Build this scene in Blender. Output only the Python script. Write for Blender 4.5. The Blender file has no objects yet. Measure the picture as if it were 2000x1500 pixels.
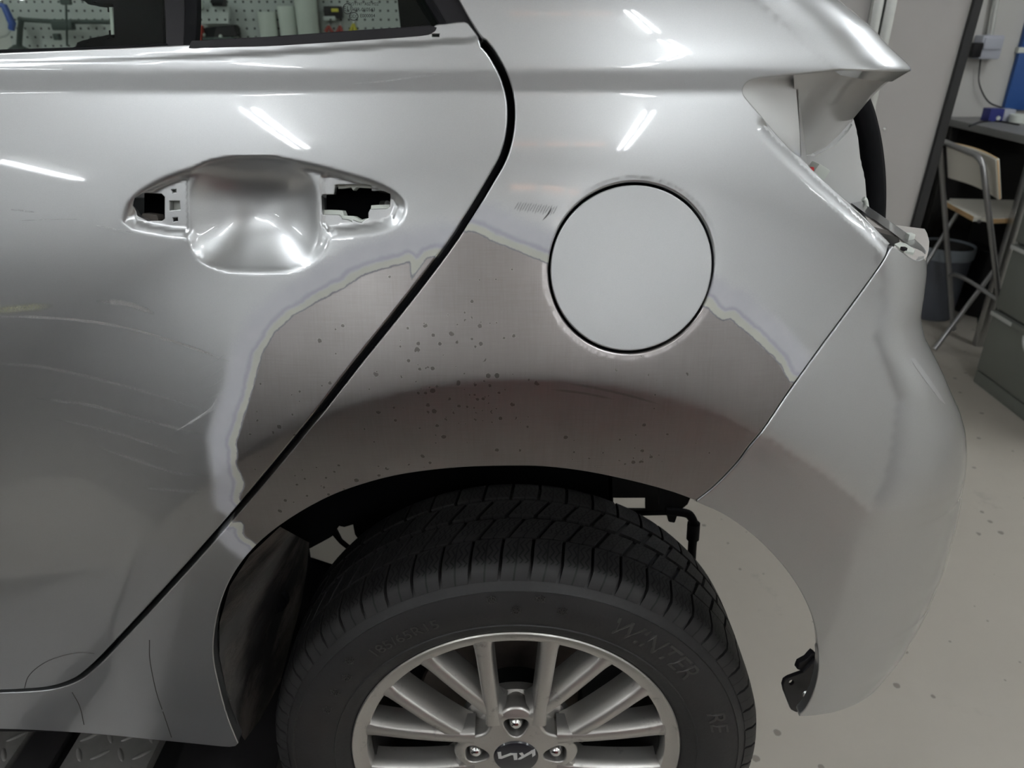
import bpy, bmesh, math, random
import numpy as np
from mathutils import Vector, Matrix
from mathutils.geometry import delaunay_2d_cdt

random.seed(7); np.random.seed(7)
scene = bpy.context.scene
COL = scene.collection

# ------------------------------------------------------------------ camera
F_PX = 1450.0
PITCH = math.radians(26.0)
CAM = np.array((0.0, -0.635, 1.45))
SP, CP = math.sin(PITCH), math.cos(PITCH)
cam_data = bpy.data.cameras.new('camera')
cam_data.sensor_width = 36.0
cam_data.lens = F_PX / 2000.0 * 36.0
cam_data.clip_start = 0.01
cam_data.dof.use_dof = True
cam_data.dof.focus_distance = 0.74
cam_data.dof.aperture_fstop = cam_data.lens / 2.8
cam = bpy.data.objects.new('camera', cam_data)
cam.location = CAM
cam.rotation_euler = (math.radians(90) - PITCH, 0, 0)
COL.objects.link(cam)
scene.camera = cam

# ------------------------------------------------------------------ world, exposure
world = bpy.data.worlds.new('world'); scene.world = world
world.use_nodes = True
world.node_tree.nodes['Background'].inputs[0].default_value = (.75, .80, .85, 1)
world.node_tree.nodes['Background'].inputs[1].default_value = 0.25
scene.view_settings.view_transform = 'Standard'
scene.view_settings.look = 'None'
scene.view_settings.exposure = 0.42
scene.view_settings.gamma = 1.0
scene.view_settings.use_curve_mapping = False
TUBE_STRENGTH = 62.0
# light paths: a closed workshop needs only a few bounces
scene.cycles.max_bounces = 6
scene.cycles.diffuse_bounces = 3
scene.cycles.glossy_bounces = 3
scene.cycles.transmission_bounces = 2
scene.cycles.transparent_max_bounces = 8
scene.cycles.caustics_reflective = False
scene.cycles.caustics_refractive = False
scene.cycles.use_light_tree = False

# ------------------------------------------------------------------ the body surface of the car
def ray(px,py):
    a=(px-1000.0)/F_PX; b=(750.0-py)/F_PX
    return np.array((a, CP+b*SP, -SP+b*CP))
def at_y(px,py,y):
    d=ray(px,py); t=(y-CAM[1])/d[1]; return CAM+d*t
def at_z(px,py,z):
    d=ray(px,py); t=(z-CAM[2])/d[2]; return CAM+d*t
def project(p):
    v=np.asarray(p,float)-CAM
    zc=v[1]*CP-v[2]*SP; yc=v[1]*SP+v[2]*CP
    return (1000+F_PX*v[0]/zc, 750-F_PX*yc/zc)
# vertical section of the body side (slope dY/dz, integrated)
_sz=np.array([.50,.62,.75,.90,1.02,1.10,1.17,1.24,1.31,1.37,1.3995,1.4015,1.4150,1.4185,1.428,1.44,1.47,1.52,2.1])
_ss=np.array([-.16,-.13,-.10,-.08,-.05,-.01,.05,.12,.19,.235,.25,.07,.06,.19,.26,.20,.09,.10,.45])
_zt=np.linspace(.5,2.1,3201); _st=np.interp(_zt,_sz,_ss)
_k=np.hanning(13); _k/=_k.sum(); _st=np.convolve(np.pad(_st,6,mode='edge'),_k,mode='valid')
_yt=np.concatenate([[0],np.cumsum((_st[1:]+_st[:-1])*.5*(_zt[1]-_zt[0]))])
_yt+= -.055-np.interp(1.12,_zt,_yt)
def sect(z): return np.interp(z,_zt,_yt)
# plan view: silhouette reach of the rear corner by height
_xz=np.array([0.6, 0.66, 0.6803, 0.7007, 0.721, 0.7414, 0.7617, 0.7821, 0.8024, 0.8228, 0.8431, 0.8634, 0.8838, 0.9041, 0.9245, 0.9448, 0.9652, 0.9855, 1.0059, 1.0262, 1.0466, 1.0669, 1.0872, 1.1076, 1.1279, 1.1483, 1.1686, 1.189, 1.2093, 1.2297, 1.25, 1.4, 1.4154, 1.4308, 1.4462, 1.4615, 1.4769, 1.4923, 1.5077, 1.5231, 1.5385, 2.0])
_xs=np.array([0.3079, 0.4079, 0.4233, 0.4361, 0.4475, 0.4574, 0.4656, 0.4731, 0.4774, 0.4813, 0.4847, 0.4838, 0.4817, 0.4797, 0.4761, 0.4725, 0.4687, 0.4645, 0.4599, 0.4547, 0.4468, 0.4412, 0.4344, 0.4238, 0.4106, 0.3979, 0.3847, 0.3706, 0.363, 0.3632, 0.3633, 0.3361, 0.3289, 0.3081, 0.2904, 0.2671, 0.2421, 0.2205, 0.2015, 0.1825, 0.1629, -0.4232])
_zz=np.linspace(.6,2.0,1401); _xx=np.interp(_zz,_xz,_xs)
_k2=np.hanning(15); _k2/=_k2.sum(); _xx=np.convolve(np.pad(_xx,7,mode='edge'),_k2,mode='valid')
def xsil(z): return np.interp(z,_zz,_xx)
def rad(z): return np.interp(z,[.6,.7,.85,1.02,1.09,1.15,1.23,1.38,1.43,2],[.12,.15,.20,.17,.12,.07,.06,.09,.10,.10])
ARC=(0.008,0.735)   # wheel-arch centre
def sstep(a,b,x):
    t=np.clip((x-a)/(b-a),0,1); return t*t*(3-2*t)
def base(u,z):
    u=np.asarray(u,float); z=np.asarray(z,float)
    y=sect(z)
    # plan taper to the rear
    y=y+.16*np.clip(u-.02,0,None)**2*sstep(.95,1.25,z)
    # arch flare
    dx=u-ARC[0]; dz=z-ARC[1]; r=np.hypot(dx,dz); th=np.degrees(np.arctan2(dz,dx))
    w=sstep(200,118,th)*sstep(-60,-15,th)
    k=.445
    t=np.clip((r-.325)/(k+.17-.325),0,1)
    soft=np.where(r<k, 0.0, (r-k)/.17); soft=np.clip(soft,0,1)
    ramp=1-(np.sqrt(soft**2+.0012)-math.sqrt(.0012))/(math.sqrt(1.0012)-math.sqrt(.0012))
    ramp=ramp*ramp*(1.6-.6*ramp)
    inner=np.clip((k-r)/.12,0,1.2)
    y=y-w*(.027*ramp-.014*inner)
    return y
def surf(u,z):
    u=np.asarray(u,float); z=np.asarray(z,float)
    r=rad(z); uc=xsil(z)-r*.80
    w=np.clip(u-uc,0,None); ph=w/r; pm=math.radians(84)
    p2=np.minimum(ph,pm); ex=np.clip(w-r*pm,0,None)
    x=np.where(u<uc,u,uc+r*np.sin(p2)+ex*math.cos(pm))
    y=base(np.minimum(u,uc),z)+r*(1-np.cos(p2))+ex*math.sin(pm)
    # carry the taper slope on past the corner start
    y=y+ .0*w
    return np.stack([x,y,z],-1)
def normal(u,z,f=surf,e=4e-4):
    du=f(u+e,z)-f(u-e,z); dz=f(u,z+e)-f(u,z-e)
    n=np.cross(du,dz); return n/np.linalg.norm(n,axis=-1,keepdims=True)
def hit(px,py,f=surf):
    """(u,z) of the body surface under a pixel, by Newton steps"""
    d=ray(px,py); d=d/np.linalg.norm(d)
    a=np.cross(d,(0,0,1.)); a/=np.linalg.norm(a); b=np.cross(a,d)
    p=at_y(px,py,-.04); q=np.array([p[0],p[2]])
    def res(q):
        v=f(q[0],q[1])-CAM; return np.array([v@a,v@b])
    for _ in range(60):
        r=res(q)
        if np.abs(r).max()<1e-7: break
        J=np.empty((2,2)); e=2e-4
        for k in range(2):
            dq=np.zeros(2); dq[k]=e
            J[:,k]=(res(q+dq)-res(q-dq))/(2*e)
        try: s=np.linalg.solve(J,r)
        except Exception: break
        s=np.clip(s,-.03,.03); q=q-s*.8
    return q, np.abs(res(q)).max()

# ------------------------------------------------------------------ materials
def nodes_of(name):
    m = bpy.data.materials.new(name); m.use_nodes = True
    nt = m.node_tree; b = nt.nodes['Principled BSDF']
    return m, nt, b
def N(nt, kind, **kw):
    n = nt.nodes.new(kind)
    for k, v in kw.items(): setattr(n, k, v)
    return n
def setin(node, **kw):
    for k, v in kw.items(): node.inputs[k.replace('_', ' ')].default_value = v
def math_n(nt, op, a, b=None, clamp=False):
    n = N(nt, 'ShaderNodeMath', operation=op); n.use_clamp = clamp
    for i, v in enumerate((a, b)):
        if v is None: continue
        if isinstance(v, (int, float)): n.inputs[i].default_value = v
        else: nt.links.new(v, n.inputs[i])
    return n.outputs[0]
def map_r(nt, v, a, b, c=0.0, d=1.0, smooth=True):
    n = N(nt, 'ShaderNodeMapRange'); n.interpolation_type = 'SMOOTHSTEP' if smooth else 'LINEAR'
    nt.links.new(v, n.inputs[0])
    for i, x in enumerate((a, b, c, d)): n.inputs[i+1].default_value = x
    return n.outputs[0]
def mixc(nt, f, a, b):
    n = N(nt, 'ShaderNodeMix', data_type='RGBA')
    for sock, v in ((n.inputs[0], f), (n.inputs[6], a), (n.inputs[7], b)):
        if isinstance(v, (int, float)): sock.default_value = v
        elif isinstance(v, tuple): sock.default_value = (*v, 1) if len(v) == 3 else v
        else: nt.links.new(v, sock)
    return n.outputs[2]
def mixf(nt, f, a, b):
    n = N(nt, 'ShaderNodeMix', data_type='FLOAT')
    for sock, v in ((n.inputs[0], f), (n.inputs[2], a), (n.inputs[3], b)):
        if isinstance(v, (int, float)): sock.default_value = v
        else: nt.links.new(v, sock)
    return n.outputs[0]
def noise(nt, scale, detail=2.0, rough=.5, vec=None, out=0, coord='Object'):
    n = N(nt, 'ShaderNodeTexNoise'); setin(n, Scale=scale, Detail=detail, Roughness=rough)
    if vec is None:
        tc = N(nt, 'ShaderNodeTexCoord'); vec = tc.outputs[coord]
    nt.links.new(vec, n.inputs['Vector'])
    return n.outputs[out]
def stretch(nt, s, coord='Object'):
    tc = N(nt, 'ShaderNodeTexCoord'); mp = N(nt, 'ShaderNodeMapping')
    mp.inputs['Scale'].default_value = s
    nt.links.new(tc.outputs[coord], mp.inputs[0]); return mp.outputs[0]
def bump(nt, b, h, strength=.3, dist=.001):
    n = N(nt, 'ShaderNodeBump'); setin(n, Strength=strength, Distance=dist)
    nt.links.new(h, n.inputs['Height']); nt.links.new(n.outputs[0], b.inputs['Normal'])
def simple(name, col, rough=.5, metal=0.0, coat=0.0, var=.06, scale=18.0, bmp=0.0, spec=.5):
    """plain surface with a little procedural variation of tone and relief"""
    m, nt, b = nodes_of(name)
    setin(b, Roughness=rough, Metallic=metal)
    b.inputs['Coat Weight'].default_value = coat
    b.inputs['Specular IOR Level'].default_value = spec
    f = noise(nt, scale, 4.0, .6)
    c = mixc(nt, f, tuple(x*(1-var) for x in col), tuple(min(1, x*(1+var)) for x in col))
    nt.links.new(c, b.inputs['Base Color'])
    if bmp: bump(nt, b, noise(nt, scale*6, 3.0), bmp)
    return m
def emission(name, col, strength):
    m = bpy.data.materials.new(name); m.use_nodes = True; nt = m.node_tree
    nt.nodes.clear(); e = nt.nodes.new('ShaderNodeEmission'); o = nt.nodes.new('ShaderNodeOutputMaterial')
    e.inputs[0].default_value = (*col, 1); e.inputs[1].default_value = strength
    nt.links.new(e.outputs[0], o.inputs[0]); return m

PAINT = (.47, .477, .483)
def paint_core(nt, b):
    """metallic silver under clear coat: colour output with fine flake"""
    fl = noise(nt, 2600.0, 1.0)
    c = mixc(nt, fl, tuple(x*.90 for x in PAINT), tuple(x*1.10 for x in PAINT))
    dirt = map_r(nt, noise(nt, 7.0, 3.0, .6), .45, .8, 0, .10)
    return mixc(nt, dirt, c, (.46, .45, .44))
def paint_mat():
    m, nt, b = nodes_of('silver_paint')
    nt.links.new(paint_core(nt, b), b.inputs['Base Color'])
    setin(b, Metallic=.93, Roughness=.37)
    b.inputs['Coat Weight'].default_value = 1.0; b.inputs['Coat Roughness'].default_value = .035
    return m
def dull_paint_mat():
    m, nt, b = nodes_of('dulled_silver_paint')
    nt.links.new(paint_core(nt, b), b.inputs['Base Color'])
    setin(b, Metallic=.80); nt.links.new(mixf(nt, noise(nt, 20.0, 4.0), .42, .52), b.inputs['Roughness'])
    return m
def sanded_paint_mat():
    """silver paint sanded through to bare steel; attribute 'bare' = metres inside (+) the bare patch"""
    m, nt, b = nodes_of('sanded_silver_paint')
    at = N(nt, 'ShaderNodeAttribute', attribute_name='bare').outputs['Fac']
    pit = N(nt, 'ShaderNodeAttribute', attribute_name='pit').outputs['Fac']
    j = math_n(nt, 'MULTIPLY', math_n(nt, 'SUBTRACT', noise(nt, 90.0, 4.0, .65), .5), .0045)
    j2 = math_n(nt, 'MULTIPLY', math_n(nt, 'SUBTRACT', noise(nt, 22.0, 2.0), .5), .007)
    d = math_n(nt, 'ADD', at, j)
    dw = math_n(nt, 'ADD', d, j2)
    # feathered outer edge of the primer: ragged, powdery
    powder = math_n(nt, 'MULTIPLY', math_n(nt, 'SUBTRACT', noise(nt, 700.0, 2.0, .7), .5), .016)
    dp = math_n(nt, 'ADD', dw, powder)
    primer = map_r(nt, dp, -.031, -.019)
    line = math_n(nt, 'MULTIPLY', map_r(nt, dw, -.0120, -.0085), map_r(nt, dw, -.0055, -.0085))
    yel = map_r(nt, dw, -.0078, -.0050)
    dark = map_r(nt, d, -.0018, -.0006)
    metal = map_r(nt, d, -.0006, .0004)
    c = paint_core(nt, b)
    pn = noise(nt, 60.0, 3.0)
    c = mixc(nt, primer, c, mixc(nt, pn, (.36, .362, .39), (.43, .43, .45)))
    c = mixc(nt, math_n(nt, 'MULTIPLY', line, .6), c, (.25, .25, .30))
    c = mixc(nt, yel, c, mixc(nt, pn, (.34, .34, .31), (.43, .43, .375)))
    c = mixc(nt, dark, c, (.16, .16, .18))
    # bare steel: cross-sanded, blotchy
    s1 = noise(nt, 40.0, 3.0, .7, stretch(nt, (1, 1, 22)))
    s2 = noise(nt, 34.0, 3.0, .7, stretch(nt, (16, 1, 1)))
    bl = noise(nt, 9.0, 3.0, .6)
    st = mixc(nt, bl, (.175, .158, .156), (.36, .338, .333))
    st = mixc(nt, math_n(nt, 'MULTIPLY', math_n(nt, 'MULTIPLY', s1, s2), .9), st, (.38, .36, .355))
    # shallow dings and pits left by the filler work
    vo = N(nt, 'ShaderNodeTexVoronoi', voronoi_dimensions='2D'); setin(vo, Scale=150.0, Randomness=1.0)
    tc = N(nt, 'ShaderNodeTexCoord'); sx = N(nt, 'ShaderNodeSeparateXYZ'); cx = N(nt, 'ShaderNodeCombineXYZ')
    nt.links.new(tc.outputs['Object'], sx.inputs[0]); nt.links.new(sx.outputs[0], cx.inputs[0]); nt.links.new(sx.outputs[2], cx.inputs[1]); nt.links.new(cx.outputs[0], vo.inputs['Vector'])
    wob = math_n(nt, 'ADD', vo.outputs['Distance'], math_n(nt, 'MULTIPLY', math_n(nt, 'SUBTRACT', noise(nt, 320.0, 3.0, .7), .5), .34))
    sel = N(nt, 'ShaderNodeSeparateColor'); nt.links.new(vo.outputs['Color'], sel.inputs[0])
    clus = map_r(nt, noise(nt, 42.0, 3.0, .6), .42, .62, .15, 1.7)
    on = math_n(nt, 'LESS_THAN', sel.outputs[0], math_n(nt, 'MULTIPLY', pit, clus))
    rsel = math_n(nt, 'ADD', math_n(nt, 'MULTIPLY', math_n(nt, 'POWER', sel.outputs[1], 2.0), .26), .09)
    dot = math_n(nt, 'MULTIPLY', math_n(nt, 'LESS_THAN', wob, rsel), on)
    dot0 = dot
    dot = math_n(nt, 'MULTIPLY', dot, metal)
    pit_glint = math_n(nt, 'MULTIPLY', math_n(nt, 'LESS_THAN', wob, math_n(nt, 'ADD', rsel, .05)), on)  # pale ring: highlight on the pit edges painted into the steel
    st = mixc(nt, math_n(nt, 'MULTIPLY', pit_glint, .5), st, (.42, .40, .39))
    st = mixc(nt, math_n(nt, 'MULTIPLY', dot, .72), st, (.07, .06, .055))
    c = mixc(nt, metal, c, st)
    nt.links.new(c, b.inputs['Base Color'])
    nt.links.new(mixf(nt, metal, mixf(nt, primer, .93, .10), .93), b.inputs['Metallic'])
    nt.links.new(mixf(nt, metal, mixf(nt, primer, .36, .55), mixf(nt, s1, .25, .38)), b.inputs['Roughness'])
    nt.links.new(mixf(nt, primer, 1.0, 0.0), b.inputs['Coat Weight'])
    b.inputs['Coat Roughness'].default_value = .035
    metal0 = map_r(nt, at, -.0012, .0004)
    h = math_n(nt, 'MULTIPLY', metal0, math_n(nt, 'SUBTRACT', math_n(nt, 'SUBTRACT', math_n(nt, 'MULTIPLY', math_n(nt, 'ADD', s1, s2), .10), dot0), .25))
    bump(nt, b, h, .35, .0008)
    return m

# ------------------------------------------------------------------ mesh helpers
def tag(o, label=None, cat=None, group=None, kind=None):
    if label: o['label'] = label
    if cat: o['category'] = cat
    if group: o['group'] = group
    if kind: o['kind'] = kind
    return o
def empty(name, loc=(0, 0, 0), parent=None):
    o = bpy.data.objects.new(name, None); o.location = loc; o.empty_display_size = .05
    COL.objects.link(o)
    if parent: adopt(o, parent)
    return o
def wmat(o):
    return o.matrix_basis.copy() if o.parent is None else wmat(o.parent) @ o.matrix_parent_inverse @ o.matrix_basis
def adopt(o, parent):
    """parent o (built in world coordinates) under parent without moving it"""
    o.parent = parent
    o.matrix_parent_inverse = wmat(parent).inverted()
def link_mesh(me, name, mat, parent=None):
    o = bpy.data.objects.new(name, me); COL.objects.link(o)
    if mat:
        for mm in (mat if isinstance(mat, (list, tuple)) else [mat]): me.materials.append(mm)
    if parent: adopt(o, parent)
    return o
def mesh(name, verts, faces, mat, parent=None, smooth=True, normals=None, sharp=None):
    me = bpy.data.meshes.new(name)
    me.from_pydata([tuple(map(float, v)) for v in verts], [], [tuple(map(int, f)) for f in faces]); me.update()
    if normals is not None:
        for p in me.polygons: p.use_smooth = True
        me.normals_split_custom_set_from_vertices([tuple(map(float, n)) for n in normals])
    elif smooth:
        for p in me.polygons: p.use_smooth = True
        if sharp is not None: me.set_sharp_from_angle(angle=math.radians(sharp))
    return link_mesh(me, name, mat, parent)
def from_bm(name, bm, mat, parent=None, sharp=32, smooth=True):
    bmesh.ops.recalc_face_normals(bm, faces=bm.faces)
    me = bpy.data.meshes.new(name); bm.to_mesh(me); bm.free()
    if smooth:
        for p in me.polygons: p.use_smooth = True
        me.set_sharp_from_angle(angle=math.radians(sharp))
    return link_mesh(me, name, mat, parent)
def bm_box(bm, c, s, bev=0.0, rot=None, seg=2):
    M = Matrix.Translation(Vector(c))
    if rot is not None: M = M @ rot
    M = M @ Matrix.Diagonal((*s, 1))
    r = bmesh.ops.create_cube(bm, size=1.0, matrix=M)
    if bev > 0:
        es = list({e for v in r['verts'] for e in v.link_edges})
        bmesh.ops.bevel(bm, geom=es, offset=bev, segments=seg, profile=.6, affect='EDGES')
def box(name, c, s, mat, parent=None, bev=0.003, rot=None):
    bm = bmesh.new(); bm_box(bm, c, s, bev, rot); return from_bm(name, bm, mat, parent)
def span(name, lo, hi, mat, parent=None, bev=0.003):
    lo, hi = np.array(lo, float), np.array(hi, float)
    return box(name, (lo+hi)/2, hi-lo, mat, parent, bev)
def frame_along(pts):
    pts = [Vector(map(float, p)) for p in pts]
    T = []
    for i in range(len(pts)):
        a = pts[max(i-1, 0)]; b = pts[min(i+1, len(pts)-1)]; T.append((b-a).normalized())
    up = Vector((0, 0, 1)) if abs(T[0].z) < .9 else Vector((0, 1, 0))
    n = T[0].cross(up).normalized(); out = []
    for i, t in enumerate(T):
        n = (n - t*n.dot(t)).normalized(); out.append((pts[i], t, n, t.cross(n)))
    return out
def bm_tube(bm, pts, r, seg=10, flat=1.0):
    rs = r if isinstance(r, (list, tuple)) else [r]*len(pts); rings = []
    for (p, t, n, bn), rr in zip(frame_along(pts), rs):
        rings.append([bm.verts.new(p + n*(math.cos(2*math.pi*k/seg)*rr) + bn*(math.sin(2*math.pi*k/seg)*rr*flat)) for k in range(seg)])
    for a, b in zip(rings, rings[1:]):
        for k in range(seg): bm.faces.new((a[k], a[(k+1) % seg], b[(k+1) % seg], b[k]))
    bm.faces.new(rings[0]); bm.faces.new(rings[-1])
def tube(name, pts, r, mat, parent=None, seg=10, flat=1.0):
    bm = bmesh.new(); bm_tube(bm, pts, r, seg, flat); return from_bm(name, bm, mat, parent, sharp=50)
def smooth_path(pts, n=8):
    """Catmull-Rom through the points"""
    P = [np.array(p, float) for p in pts]; P = [2*P[0]-P[1]] + P + [2*P[-1]-P[-2]]; out = []
    for i in range(1, len(P)-2):
        a, b, c, d = P[i-1:i+3]
        for k in range(n):
            t = k/n
            out.append(.5*((2*b)+(c-a)*t+(2*a-5*b+4*c-d)*t*t+(3*b-a-3*c+d)*t**3))
    out.append(P[-2]); return out
def bm_lathe(bm, prof, c, ax='Y', seg=96, closed=False):
    """prof: (radius, offset along axis)"""
    rings = []
    for r, h in prof:
        ring = []
        for k in range(seg):
            a = 2*math.pi*k/seg; x, y = r*math.cos(a), r*math.sin(a)
            v = (x, h, y) if ax == 'Y' else ((x, y, h) if ax == 'Z' else (h, x, y))
            ring.append(bm.verts.new(Vector(map(float, c)) + Vector(map(float, v))))
        rings.append(ring)
    pairs = list(zip(rings, rings[1:])) + ([(rings[-1], rings[0])] if closed else [])
    for a, b in pairs:
        for k in range(seg): bm.faces.new((a[k], a[(k+1) % seg], b[(k+1) % seg], b[k]))
    if not closed:
        for r_, ring in ((prof[0][0], rings[0]), (prof[-1][0], rings[-1])):
            if r_ < .002: bmesh.ops.pointmerge(bm, verts=ring, merge_co=sum((v.co for v in ring), Vector())/seg)
def lathe(name, prof, c, mat, parent=None, ax='Y', seg=96, closed=False, sharp=32):
    bm = bmesh.new(); bm_lathe(bm, prof, c, ax, seg, closed); return from_bm(name, bm, mat, parent, sharp)
def bm_plate(bm, pts, off):
    """solid plate: planar outline pts (3-D) pushed by the vector off"""
    off = Vector(map(float, off)); a = [bm.verts.new(Vector(map(float, p))) for p in pts]
    b = [bm.verts.new(v.co + off) for v in a]
    bm.faces.new(a); bm.faces.new(list(reversed(b)))
    for i in range(len(a)): bm.faces.new((a[i], b[i], b[(i+1) % len(a)], a[(i+1) % len(a)]))
def plate(name, pts, off, mat, parent=None, bev=0.0):
    bm = bmesh.new(); bm_plate(bm, pts, off)
    if bev:
        bmesh.ops.recalc_face_normals(bm, faces=bm.faces)
        bmesh.ops.bevel(bm, geom=list(bm.edges), offset=bev, segments=2, affect='EDGES')
    bmesh.ops.triangulate(bm, faces=[f for f in bm.faces if len(f.verts) > 4])
    return from_bm(name, bm, mat, parent)

# 2-D polygon tools on (u, z)
def inside(P, poly):
    P = np.asarray(P); x, y = P[:, 0], P[:, 1]; r = np.zeros(len(P), bool); n = len(poly)
    for i in range(n):
        x0, y0 = poly[i]; x1, y1 = poly[(i+1) % n]
        if y0 == y1: continue
        c = ((y0 > y) != (y1 > y)) & (x < (x1-x0)*(y-y0)/(y1-y0)+x0); r ^= c
    return r
def seg_dist(P, poly, closed=True):
    P = np.asarray(P, float); d = np.full(len(P), 1e9); n = len(poly); poly = np.asarray(poly, float)
    for i in range(n if closed else n-1):
        a, b = poly[i], poly[(i+1) % n]; ab = b-a; L = ab@ab
        t = np.clip(((P-a)@ab)/L, 0, 1) if L > 0 else np.zeros(len(P))
        q = P-a-t[:, None]*ab; d = np.minimum(d, np.hypot(q[:, 0], q[:, 1]))
    return d
def sdf(P, poly):
    d = seg_dist(P, poly); return np.where(inside(P, poly), d, -d)
def resample(pts, step, closed=False):
    pts = [np.asarray(p, float) for p in pts]; out = []
    n = len(pts)
    for i in range(n if closed else n-1):
        a, b = pts[i], pts[(i+1) % n]; k = max(1, int(math.ceil(np.linalg.norm(b-a)/step)))
        for j in range(k): out.append(a+(b-a)*j/k)
    if not closed: out.append(pts[-1])
    return out
def offset_line(pts, d):
    """shift an open polyline sideways (left of its direction) by d"""
    pts = np.asarray(pts, float); out = []
    for i in range(len(pts)):
        t = pts[min(i+1, len(pts)-1)]-pts[max(i-1, 0)]; t = t/np.linalg.norm(t)
        out.append(pts[i]+d*np.array((-t[1], t[0])))
    return np.array(out)
def hits(pxs, f=None):
    return [hit(x, y, f or surf)[0] for x, y in pxs]
def px_curve(pxs, n=6):
    return [tuple(p) for p in smooth_path([(x, y) for x, y in pxs], n)]

def panel(name, outer, holes, mat, parent, step=.005, f=None, fine=(), edge_r=.0012, depth=.012, attrs=None, hole_depth=.010, hole_r=.0008):
    """sheet panel on the body surface: outline and holes in (u, z); rolled edges; normals from the surface"""
    f = f or surf
    loops = [np.array(outer, float)] + [np.array(h, float) for h in holes]
    for i, L in enumerate(loops):     # outer counter-clockwise, holes clockwise
        A = np.sum(L[:, 0]*np.roll(L[:, 1], -1)-np.roll(L[:, 0], -1)*L[:, 1])
        if (A < 0) == (i == 0): loops[i] = L[::-1]
    lo, hi = loops[0].min(0), loops[0].max(0)
    def grid(lo, hi, s):
        gx = np.arange(lo[0]+s/2, hi[0], s); gy = np.arange(lo[1]+s/2, hi[1], s)
        X, Y = np.meshgrid(gx, gy); X[1::2] += s/2
        return np.stack([X.ravel(), Y.ravel()], -1)
    G = grid(lo, hi, step)
    keep = inside(G, loops[0])
    G = G[keep]
    for flo, fhi, fs in fine:
        flo, fhi = np.array(flo), np.array(fhi)
        G = G[~((G > flo).all(1) & (G < fhi).all(1))]
        g = grid(np.maximum(flo, lo), np.minimum(fhi, hi), fs); g = g[inside(g, loops[0])]
        G = np.concatenate([G, g])
    for i, L in enumerate(loops):
        if i: G = G[~inside(G, L)]
        sp = np.linalg.norm(L-np.roll(L, -1, 0), axis=1).mean()
        G = G[seg_dist(G, L) > min(step, sp)*.45]
    V = [Vector(map(float, p)) for L in loops for p in L]; E = []; k = 0
    for L in loops:
        n = len(L); E += [(k+i, k+(i+1) % n) for i in range(n)]; k += n
    nb = k
    V += [Vector(map(float, p)) for p in G]
    vo, eo, fo, ov, _, _ = delaunay_2d_cdt(V, E, [], 0, 1e-7)
    Q = np.array([tuple(v) for v in vo]); F = np.array([t for t in fo if len(t) == 3])
    C = Q[F].mean(1); ok = inside(C, loops[0])
    for L in loops[1:]: ok &= ~inside(C, L)
    F = F[ok]
    a, b_, c_ = Q[F[:, 0]], Q[F[:, 1]], Q[F[:, 2]]
    cr = (b_-a)[:, 0]*(c_-a)[:, 1]-(b_-a)[:, 1]*(c_-a)[:, 0]
    F = F[np.abs(cr) > 1e-12]; cr = cr[np.abs(cr) > 1e-12]
    F[cr < 0] = F[cr < 0][:, ::-1]
    P3 = f(Q[:, 0], Q[:, 1]); N3 = normal(Q[:, 0], Q[:, 1], f)
    verts = [P3]; norms = [N3]; uv = [Q]; faces = [tuple(t) for t in F]
    # rolled edges
    inv = {}
    for i_out, srcs in enumerate(ov):
        for s in srcs: inv[s] = i_out
    k = 0; base_n = len(Q)
    for li, L in enumerate(loops):
        n = len(L); idx = [inv[k+i] for i in range(n)]; k += n
        R, D = (edge_r, depth) if li == 0 else (hole_r, hole_depth)
        B = P3[idx]; NN = N3[idx]
        T = np.roll(B, -1, 0)-np.roll(B, 1, 0); T /= np.linalg.norm(T, axis=1, keepdims=True)+1e-12
        O = np.cross(T, NN); O /= np.linalg.norm(O, axis=1, keepdims=True)+1e-12
        prev = idx
        for s, (ang, dd) in enumerate(((30, 0), (60, 0), (90, 0), (90, D))):
            t = math.radians(ang)
            ring = B+O*R*math.sin(t)-NN*(R*(1-math.cos(t))+dd)
            nn = NN*math.cos(t)+O*math.sin(t)
            cur = list(range(base_n, base_n+n)); base_n += n
            verts.append(ring); norms.append(nn); uv.append(np.array(L))
            for i in range(n):
                j = (i+1) % n; faces.append((prev[i], cur[i], cur[j], prev[j]))
            prev = cur
    verts = np.concatenate(verts); norms = np.concatenate(norms); uv = np.concatenate(uv)
    o = mesh(name, verts, faces, mat, parent, normals=norms)
    for an, fn in (attrs or {}).items():
        at = o.data.attributes.new(an, 'FLOAT', 'POINT')
        at.data.foreach_set('value', np.asarray(fn(uv), np.float32))
    return o

# ------------------------------------------------------------------ shared materials
M = {}
M['paint'] = paint_mat()
M['sanded'] = sanded_paint_mat()
M['dull'] = dull_paint_mat()
M['black_plastic'] = simple('black_plastic', (.009, .008, .010), .45, bmp=.05, spec=.22)
M['black_rubber'] = simple('black_rubber', (.005, .005, .006), .6, bmp=.1, spec=.08)
M['dark_void'] = simple('dark_cavity', (.004, .004, .005), .9, spec=.1)  # near-black for gaps and recesses, their shade put into the colour
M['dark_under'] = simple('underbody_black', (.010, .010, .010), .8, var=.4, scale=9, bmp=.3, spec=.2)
def mud_mat():
    m, nt, b = nodes_of('dusty_inner_metal')
    p = map_r(nt, noise(nt, 11.0, 6.0, .65), .40, .66); g = map_r(nt, noise(nt, 5.0, 3.0), .5, .7)
    cc = mixc(nt, p, (.008, .007, .007), (.075, .063, .055)); cc = mixc(nt, math_n(nt, 'MULTIPLY', g, .6), cc, (.12, .115, .11))
    nt.links.new(cc, b.inputs['Base Color']); setin(b, Roughness=.75); b.inputs['Specular IOR Level'].default_value = .25
    bump(nt, b, p, .4, .004); return m
M['mud'] = mud_mat()
M['white_plastic'] = simple('milky_plastic', (.62, .65, .60), .45, var=.04)
M['inner_paint'] = simple('inner_paint', (.64, .64, .63), .30, coat=.6, var=.08, scale=9)
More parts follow.
